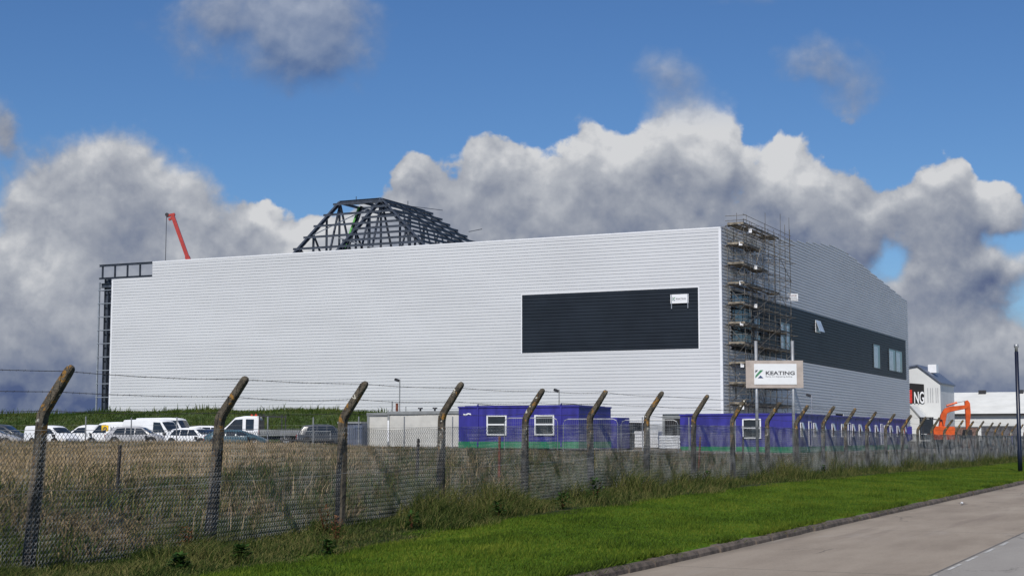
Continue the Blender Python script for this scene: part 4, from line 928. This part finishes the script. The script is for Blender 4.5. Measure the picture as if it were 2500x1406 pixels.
put('van', 'parked_van', 'tall white high-roof van behind the white van facing right', 'van', -838, 131, IR-.3, 5.6, 2.0, 2.38, M['white'], .93)
put('van', 'parked_van', 'large white van facing right with dark windscreen, left of the tipper truck', 'van', -868, 119, IR-.42, 5.2, 2.0, 2.08, M['white'], .95)
put('car', 'parked_car', 'silver hatchback in front of the white vans', 'car', -915, 111, IR-.06, 4.3, 1.78, 1.48, silver, .98)
put('car', 'parked_car', 'white car with dark blue windscreen in front of the large white van', 'car', -775, 109, IR-.5, 4.3, 1.75, 1.44, M['white'], .9)
put('car', 'parked_car', 'white car behind the others, left of the second fence post', 'car', -738, 126, IR+.2, 4.4, 1.8, 1.62, M['white'], .98)
put('car', 'parked_car', 'dark teal car in front of the tipper truck cab', 'car', -672, 107, IR+.02, 4.3, 1.75, 1.30, bluep, .88)
put('car', 'parked_car', 'navy car behind the teal car beside the tipper truck', 'car', -722, 116, IR-.2, 4.2, 1.75, 1.4, navy, .88)
put('car', 'parked_car', 'black car behind the flat trailer, left of the blue-grey container', 'car', -455, 113, IR+.15, 4.3, 1.78, 1.62, darkgrey, .98)
# logo and writing on the side of the van facing left (its near side is local +y)
q = MB(); q.box(-.55+.9-.0, .9+.0, .99, 1.0, 1.32, 1.80); o = q.build('logo_panel', M['yellow'], hv); o.location = (.05, -.045, -.1)
q = MB()
for k in range(7):
    a0, a1 = PI*k/7, PI*(k+1)/7; q.add([(.66+.17*math.cos(a0), .97, 1.36+.22*math.sin(a0)), (.66+.17*math.cos(a1), .97, 1.36+.22*math.sin(a1)), (.66+.08*math.cos(a1), .97, 1.36+.12*math.sin(a1)), (.66+.08*math.cos(a0), .97, 1.36+.12*math.sin(a0))], [(0, 1, 2, 3)])
q.build('logo_arch', M['ink'], hv, fixn=False)
text_mesh('lettering', 'Hello', .42, M['ink'], hv, (.25, .965, 1.30), (PI/2, 0, PI), 1.0, .002, .004)
# tipper truck
x, y = at(-608, 115)
tk = vehicle('tipper_truck', 'white crew cab tipper truck facing left with black headboard and orange beacon', 'truck', (x, y, 1.0), IR+PI,
    [(.2, .5, 1.15, 2.12, .95, .86), (.3, .45, 1.15, 2.24, 1.0, .88), (1.3, .45, 1.15, 2.26, 1.0, .88), (1.95, .45, 1.15, 2.16, 1.0, .86), (2.95, .45, 1.12, 1.2, .97, .8), (3.4, .45, .95, 1.0, .93, .7), (3.55, .5, .75, .8, .85, .6)], M['white'],
    {'side': [[(.55, 1.2), (1.15, 1.2), (1.15, 2.02), (.55, 2.02)], [(1.4, 1.2), (2.75, 1.2), (1.98, 1.98), (1.4, 2.02)]], 'screen': [('windscreen', 3, 4)], 'mirror': 2.75}, (-1.9, 2.55), GP, wr=.36)
q = MB(); q.box(-3.3, .1, -1.0, 1.0, .78, .92); q.box(-3.3, .1, -1.02, -.97, .92, 1.22); q.box(-3.3, .1, .97, 1.02, .92, 1.22); q.build('tipper_bed', M['trimgrey'], tk)
q = MB(); q.box(-3.2, .2, -.4, .4, .5, .76); q.build('chassis', M['plastic'], tk)
q = MB()
for yy in (-.95, .95): q.bar((.12, yy, .9), (.12, yy, 2.45), .09, .09); q.bar((-1.55, yy, 1.2), (-1.55, yy, 2.38), .07, .07)
q.bar((.12, -1, 2.25), (.12, 1, 2.25), .08, .08); q.bar((.12, .95, 2.25), (-1.6, .95, 2.2), .09, .09); q.bar((.12, -.95, 2.25), (-1.6, -.95, 2.2), .09, .09); q.box(.06, .1, -.95, .95, .95, 1.95); q.build('headboard', M['plastic'], tk)
q = MB(); q.tube([(.55, 0, 2.27), (.55, 0, 2.40), (.55, 0, 2.44)], [.1, .09, .04], 10); q.tube([(.8, .35, 2.27), (.8, .35, 2.38)], .09, 8); q.build('beacon', M['amber'], tk)
x, y = at(-500, 112)
tr = empty('flat_trailer', (x, y, .9), IR, 'low black flat trailer between the tipper truck and the container', 'trailer')
q = MB(); q.box(-1.9, 1.9, -.9, .9, .5, .62); q.build('bed', M['plastic'], tr); q = MB()
for a in (-1.8, -.6, .6, 1.8): q.bar((a, .85, .6), (a, .85, 1.25), .05, .05); q.bar((a, -.85, .6), (a, -.85, 1.25), .05, .05)
q.bar((-1.8, .85, 1.2), (1.8, .85, 1.2), .05, .05); q.bar((-1.8, -.85, 1.2), (1.8, -.85, 1.2), .05, .05); q.build('rail', M['galv'], tr)
for s in (-1, 1): q = MB(); q.tube([(0, s*.8, .3), (0, s*1.0, .3)], .3, 14); q.build('wheel', M['rubber'], tr)

# car park post-and-wire fence
pf = empty('wire_fence', (-68.1, 78.4, .95), 0, 'thin post and wire fence running in front of the parked vehicles', 'fence')
d_ = Vector((.9038, .4279, 0))
for k in range(-3, 15):
    p0 = d_*2.99*k + Vector((0, 0, 0)); h = 2.05 + random.uniform(-.05, .05)
    if k >= 8: p0.y += (k-7)*.4
    q = MB(); q.bar((p0.x, p0.y, -.2), (p0.x, p0.y, h), .06, .06); q.build('post', M['galv'], pf)
for h in (.5, 1.0, 1.5):
    q = MB(); a = d_*2.99*-3; c = d_*2.99*14; q.bar((a.x, a.y, h), (c.x, c.y+2.8, h), .008, .008); q.build('wire', M['wire'], pf)
# temporary mesh barriers between the cabins
def barrier(x, y, rz_, L, lab):
    r = empty('mesh_barrier', (x, y, gz(x, y)), rz_, lab, 'temporary fence', 'temporary mesh barriers'); h = 2.0
    q = MB(); cr_ = .28
    pts = [(0, 0, 0), (0, 0, h-cr_), (.08, 0, h-.1), (cr_, 0, h), (L-cr_, 0, h), (L-.08, 0, h-.1), (L, 0, h-cr_), (L, 0, 0)]
    q.tube(pts, .022, 6); q.build('frame', M['galv'], r)
    q = MB()
    for k in range(1, int(L/.12)): q.bar((k*.12, 0, .15), (k*.12, 0, h-.03), .006, .006)
    for z in np.arange(.2, h, .25): q.bar((0, 0, z), (L, 0, z), .006, .006)
    q.build('mesh', M['galv'], r)
barrier(-40.9, 85.3, .18, 3.4, 'temporary mesh barrier in front of the right half of the twin-window cabin'); barrier(-37.3, 86.2, .18, 3.4, 'temporary mesh barrier in front of the black steel box'); barrier(-33.8, 87.0, .18, 3.5, 'temporary mesh barrier closest to the row of purple cabins')
# white covered pallets between cabins
for i, (x, y, w, h, lab) in enumerate(((-37.0, 100.5, 1.9, 1.35, 'white wrapped stack left of the loading door'), (-34.6, 98.2, 1.5, 1.1, 'white wrapped stack closest to the row of purple cabins'), (-38.8, 102.8, 1.4, 1.6, 'tall white wrapped stack behind the others'))):
    r = empty('wrapped_pallet', (x, y, gz(x, y)), .3*i, lab, 'pallet', 'wrapped pallets between the cabins')
    q = MB()
    for k in range(3): q.box(-w/2, w/2, -.5+k*.42, -.38+k*.42, 0, .12)
    q.box(-w/2, w/2, -.52, .5, .12, .16); q.build('pallet', M['board'], r)
    q = MB(); nn = 5
    for k in range(nn): q.box(-w/2+.04+random.uniform(0, .06), w/2-.04-random.uniform(0, .06), -.48, .46, .17+(h-.2)*k/nn, .16+(h-.2)*(k+1)/nn)
    q.build('wrapped_load', M['white'], r, bevel=.03)
# lamp masts
for (x, y, zt, lab) in ((-58.7, 103.5, 6.17, 'thin floodlight mast behind the off-white cabins'), (-47.3, 108.5, 5.35, 'thin floodlight mast above the twin-window cabin'), (-31.2, 147.5-24, 5.15, 'thin floodlight mast in front of the ribbed side wall')):
    z0 = gz(x, y); r = empty('floodlight_mast', (x, y, z0), 0, lab, 'lamp post', 'floodlight masts on the site')
    q = MB(); q.tube([(0, 0, -.1), (0, 0, zt-z0)], .045, 8); q.build('mast', M['trimgrey'] if x < -40 else M['galv'], r)
    q = MB(); q.bar((-.42, -.05, zt-z0+.02), (-.05, 0, zt-z0-.12), .22, .2); q.build('lamp_head', M['plastic'], r, bevel=.03)

# ------------------------------------------------------------------ far right: sheds, digger, wall
gb = empty('white_gabled_building', (-47.87, 262, 0), 0, 'white gabled building with a dark opening holding large red and white letters', 'building')
q = MB(); q.add([(-12, 0, 1), (3.66, 0, 1), (3.66, 0, 10.7), (0, 0, 13.6), (-4.2, 0, 12.9), (-12, 0, 9), (-12, 14, 1), (3.66, 14, 1), (3.66, 14, 10.7), (0, 14, 13.6), (-4.2, 14, 12.9), (-12, 14, 9)],
    [(0,1,2,3,4,5), (11,10,9,8,7,6), (1,7,8,2), (0,5,11,6), (0,6,7,1)])
q.add([(-5.0, -.02, 7.3), (-5.0, -.02, 11.0)], []) if False else None
q.build('wall', M['wall_white'], gb)
q = MB(); q.add([(3.9, -.3, 10.55), (0, -.3, 13.65), (-4.2, -.3, 12.95), (-12.2, -.3, 9), (3.9, 14.3, 10.55), (0, 14.3, 13.65), (-4.2, 14.3, 12.95), (-12.2, 14.3, 9), (3.9, -.3, 10.8), (0, -.3, 13.9), (-4.2, -.3, 13.2), (-12.2, -.3, 9.2), (3.9, 14.3, 10.8), (0, 14.3, 13.9), (-4.2, 14.3, 13.2), (-12.2, 14.3, 9.2)],
    [(0,1,9,8), (1,2,10,9), (2,3,11,10), (8,9,13,12), (9,10,14,13), (10,11,15,14), (0,8,12,4), (4,5,1,0), (5,6,2,1), (6,7,3,2)]); q.build('roof', M['navygrey'], gb)
q = MB(); q.add([(-5, -.05, 7.45), (1.0, -.05, 7.3), (1.0, -.05, 10.55), (-5, -.05, 11.1), (-5, -.03, 7.45), (1.0, -.03, 7.3), (1.0, -.03, 10.55), (-5, -.03, 11.1)], [(0,1,2,3), (0,4,5,1), (1,5,6,2), (2,6,7,3), (3,7,4,0)]); q.build('opening', M['black'], gb)
text_mesh('red_letter', 'I', 3.0, M['red'], gb, (-1.62, -.14, 7.5), (PI/2, 0, 0), 1.0, .06, .10)
text_mesh('white_letters', 'NG', 2.75, M['white'], gb, (-.72, -.14, 7.38), (PI/2, 0, 0), .42, .06, .04)
for x in (1.55, 2.0, 2.35, 2.9, 3.2): q = MB(); q.box(x, x+.10, -.03, 0, 7.4, 9.9); q.build('slit_window', M['ink_light'], gb)
q = MB(); q.box(1.2, 2.6, 3, 5, 12.6, 14.0); q.build('roof_vent', M['white'], gb)
pc = MB(); pc.add([(-3.4, -8, 1), (2.9, -8, 1), (2.9, -8, 3.4), (-.1, -8, 6.9), (-3.4, -8, 3.4), (-3.4, -.05, 1), (2.9, -.05, 1), (2.9, -.05, 3.4), (-.1, -.05, 6.9), (-3.4, -.05, 3.4)], [(0,1,2,3,4), (1,6,7,2), (0,4,9,5), (2,7,8,3), (3,8,9,4)]); pc.build('porch', M['wall_white'], gb)
pc = MB(); pc.bar((2.95, -8.05, 3.35), (-.1, -8.05, 6.95), .12, .22); pc.bar((-3.45, -8.05, 3.35), (-.1, -8.05, 6.95), .12, .22); pc.build('porch_verge', M['trimgrey'], gb)
sh = empty('long_white_shed', (-47.4, 280, 0), 0, 'long low white shed with pale roof and dark gutter at the far right', 'building')
q = MB(); q.box(0, 70, 0, 30, 1, 5.55)
for k in range(1, 12): q.box(k*6, k*6+.12, -.03, 0, 1, 5.5)
q.build('wall', M['wall_white'], sh)
q = MB(); q.add([(-.2, -.3, 5.75), (70, -.3, 5.75), (70, 15, 10.0), (-.2, 15, 10.0), (70, 30.3, 5.75), (-.2, 30.3, 5.75), (-.2, -.3, 5.6), (70, -.3, 5.6), (70, 30.3, 5.6), (-.2, 30.3, 5.6)], [(0,1,2,3), (3,2,4,5), (6,7,1,0), (9,5,4,8), (6,0,3,5,9), (7,8,4,2,1)])
for f_ in (.33, .66): 
    yy_, zz_ = -.3+15.3*f_, 5.75+4.25*f_; q.add([(-.2, yy_, zz_+.02), (70, yy_, zz_+.02), (70, yy_+.15, zz_+.10), (-.2, yy_+.15, zz_+.10)], [(0, 1, 2, 3)])
q.build('roof', M['roof_white'], sh)
q = MB(); q.box(-.2, 70, -.62, -.32, 5.52, 5.80); q.build('gutter', M['black'], sh)
for x in (4.8, 11.5, 18): q = MB(); q.box(x, x+1.3, 13.6, 14.6, 9.5, 10.35); q.build('roof_vent', M['plastic'], sh)
# walls and rubble
bwl = empty('brick_yard_wall', (-27.2, 166, .3), 0, 'low brown brick wall in front of the white shed', 'wall')
q = MB(); q.box(0, 2.9, 0, .25, 0, 2.4); q.build('wall', M['brick'], bwl); q = MB(); q.box(-.03, 2.93, -.04, .29, 2.4, 2.48); q.build('coping', M['trimgrey'], bwl)
bw2 = empty('block_yard_wall', (-24.2, 168, .3), 0, 'dark grey block wall right of the brown brick wall', 'wall')
q = MB(); q.box(0, 4.0, 0, .25, 0, 2.5); q.build('wall', M['blockwall'], bw2); q = MB(); q.box(-.03, 4.03, -.04, .29, 2.5, 2.58); q.build('coping', M['trimgrey'], bw2)
q = MB(); q.box(0, 9, 0, .25, 0, 2.5); o = q.build('red_brick_wall', mat('red_brick', (.20, .075, .055), .9, 0, .35, 5)); o.location = (-20.1, 170, .3); tag(o, 'reddish brick wall behind the heap of scrap at the right edge', 'wall')
rb = bmesh.new()
for k in range(90):
    mtx = Matrix.Translation((rng.normal(0, 1.6), rng.normal(0, .6), abs(rng.normal(0, .45))+.1)) @ Matrix.Rotation(rng.uniform(0, 6), 4, Vector(rng.normal(0, 1, 3))) @ Matrix.Diagonal((rng.uniform(.15, .6), rng.uniform(.1, .4), rng.uniform(.08, .3), 1))
    bmesh.ops.create_cube(rb, size=1, matrix=mtx)
me = bpy.data.meshes.new('scrap_heap'); rb.to_mesh(me); rb.free(); me.materials.append(mat('mixed_scrap', (.30, .20, .13), .9, 0, .3, 2.5, col2=(.10, .03, .03)))
o = bpy.data.objects.new('scrap_heap', me); COL.objects.link(o); o.location = (-17.3, 150.5, .4); tag(o, 'heap of reddish brown scrap and rubble at the far right', 'heap', kind='stuff')
q = MB(); q.tube([(0, 0, 0), (0, 0, .1), (0, 0, .8), (0, 0, .9)], [.26, .3, .3, .26], 14); o = q.build('plastic_barrel', M['purple'], smooth=True); o.location = (-18.6, 148.5, .9); tag(o, 'blue plastic barrel on the scrap heap', 'barrel')
skp = MB(); skp.prism([(-1.1, 1.2), (1.1, 1.2), (.7, 0), (-.7, 0)], 'y', -.8, .8); o = skp.build('tipping_skip', M['purple'], bevel=.04); o.location = (-28.1, 146.2, 1.2); o.rotation_euler = (0, -.35, .3); tag(o, 'purple tipping skip tilted beside the orange digger', 'skip')

ex = empty('excavator', (-26.1, 153.6, .45), YAW, 'orange tracked excavator with raised bent boom beside the white sheds', 'excavator')
for s in (-.95, .95):
    q = MB(); y0 = -1.6; q.prism([(-1.7, .25), (-1.45, 0), (1.45, 0), (1.7, .25), (1.7, .55), (1.45, .8), (-1.45, .8), (-1.7, .55)], 'y', s-.25, s+.25); q.build('track', M['rubber'], ex)
q = MB(); q.box(-.6, .6, -.8, .8, .35, .95); q.build('undercarriage', M['plastic'], ex)
q = MB(); q.prism([(-.95, .95), (1.15, .95), (1.25, 1.35), (1.2, 2.25), (-.95, 2.3)], 'y', -1.2, 1.1); q.build('engine_housing', M['orange'], ex, bevel=.06)
cb = MB()
for (x, y) in ((-1.95, -1.2), (-.98, -1.2), (-1.95, -.25), (-.98, -.25)): cb.bar((x, y, 1.0), (x, y, 3.05), .1, .1)
cb.box(-2.05, -.9, -1.28, -.18, 3.05, 3.17); cb.box(-2.0, -.93, -1.25, -.2, .95, 1.5); cb.build('cab', M['plastic'], ex)
q = MB(); q.box(-1.9, -1.03, -1.22, -1.2, 1.55, 3.0); q.box(-1.97, -1.95, -1.15, -.3, 1.55, 3.0); q.build('cab_window', M['glass'], ex)
q = MB(); q.beam((-.95, -.3, 3.0), (.2, -.3, 2.9), .1, .1); q.bar((.2, -.3, 2.9), (.3, -.3, 2.3), .06, .06); q.build('hand_rail', M['plastic'], ex)
bz0 = 1.15
q = MB(); q.prism([(-.15, bz0+.6), (.35, bz0+.6), (.75, 3.55), (1.15, 3.72), (2.75, 4.02), (2.85, 4.25), (2.7, 4.38), (1.0, 4.22), (.55, 4.02), (.15, 3.4)], 'y', -.22, .22); q.build('boom', M['orange'], ex, bevel=.03)
q = MB(); q.prism([(2.55, 4.75), (2.85, 4.85), (3.05, 4.55), (3.1, 3.6), (2.9, 1.9), (2.62, 1.9), (2.6, 3.7)], 'y', -.16, .16); q.build('dipper_arm', M['orange'], ex, bevel=.03)
q = MB(); q.tube([(.75, 0, 4.3), (1.8, 0, 4.62)], .10, 8); q.build('ram', M['orange'], ex); q = MB(); q.tube([(1.8, 0, 4.62), (2.65, 0, 4.8)], .05, 8); q.build('ram_rod', M['galv'], ex)
q = MB(); q.tube([(.9, -.3, 2.2), (.95, -.3, 3.6)], .07, 8); q.build('ram', M['galv'], ex)
q = MB(); q.prism([(2.45, 1.95), (3.05, 1.95), (3.1, 1.4), (2.6, .95), (2.2, 1.0), (2.35, 1.4)], 'y', -.5, .5); q.build('bucket', M['plastic'], ex)

# ------------------------------------------------------------------ weeds one can tell apart, on the verge in front of the fence
def weed(px_x, px_y, h, nleaf, m, lab, leafw=.06, stem=True, bushy=.6):
    x, y = px_x, px_y; r = empty('weed', (x, y, gz(x, y)), 0, lab, 'weed', 'weeds at the foot of the fence')
    V = []; F = []; T = []
    for k in range(nleaf):
        u = random.random()**.8; a = random.uniform(0, 2*PI); rad = h*bushy*(.25+.75*math.sin(PI*min(.9, u+.1)))*random.random()
        c = Vector((math.cos(a)*rad, math.sin(a)*rad, h*u)); d = Vector((math.cos(a+random.uniform(-.7, .7)), math.sin(a), random.uniform(-.3, .8))).normalized()
        s = d.cross(Vector((0, 0, 1))).normalized(); L = leafw*random.uniform(1, 2.1); w = leafw*random.uniform(.35, .7); n = len(V)
        V += [c, c+d*L*.5+s*w, c+d*L, c+d*L*.5-s*w]; F.append((n, n+1, n+2, n+3)); T += [random.random()]*4
    me = bpy.data.meshes.new('leaves'); me.from_pydata([tuple(v) for v in V], [], F); a = me.attributes.new('tint', 'FLOAT', 'POINT'); a.data.foreach_set('value', T); me.materials.append(m)
    o = bpy.data.objects.new('leaves', me); COL.objects.link(o); o.parent = r
    if stem:
        q = MB()
        for k in range(4): a = random.uniform(0, 6.28); q.tube([(0, 0, 0), (math.cos(a)*h*.12, math.sin(a)*h*.12, h*.5), (math.cos(a)*h*.25, math.sin(a)*h*.25, h*.9)], [.008, .006, .003], 4)
        q.build('stem', M['dock'], r)
wl = [(-12.9, 31.6, .55, 170, 'leaf', 'tallest bushy green weed, on the verge below the purple cabin'), (-12.7, 29.3, .32, 100, 'leaf', 'round leafy weed just left of the tallest weed'), (-12.6, 26.0, .30, 90, 'leaf', 'leafy weed left of the two round weeds below the purple cabin'),
      (-12.9, 23.2, .30, 80, 'leaf', 'low leafy weed below the off-white cabin'), (-12.8, 20.6, .42, 120, 'dock', 'brownish dried dock plant near the third fence post'),
      (-11.5, 18.3, .20, 110, 'leaf', 'low dark broad-leaved clump at the edge of the mown grass'), (-13.9, 18.2, .45, 120, 'dock', 'rusty brown seeding plant left of the second fence post'),
      (-13.9, 22.0, .5, 110, 'dock', 'orange-brown seeding stem against the mesh before the third post'), (-12.0, 15.6, .22, 240, 'leaf', 'dark leafy ground plant at the bottom left'), (-12.2, 17.2, .22, 200, 'leaf', 'dark leafy plant right of the first fence post'),
      (-13.4, 54.5, .4, 90, 'leaf', 'small leafy weed below the sign board'), (-14.0, 43.0, .4, 90, 'leaf', 'weed against the mesh under the loading door')]
for (x, y, h, n, m, lab) in wl: weed(x, y, h, n, M[m], lab, .055 if m == 'leaf' else .03, True, .55 if m == 'leaf' else .35)
lit_ = MB(); lit_.box(-.05, .05, -.035, .035, 0, .05); o = lit_.build('litter', M['white'], bevel=.03); o.location = (-6.3, 40.0, .01); o.rotation_euler = (.2, .3, .5); tag(o, 'small crumpled white piece of litter in the gutter', 'litter')
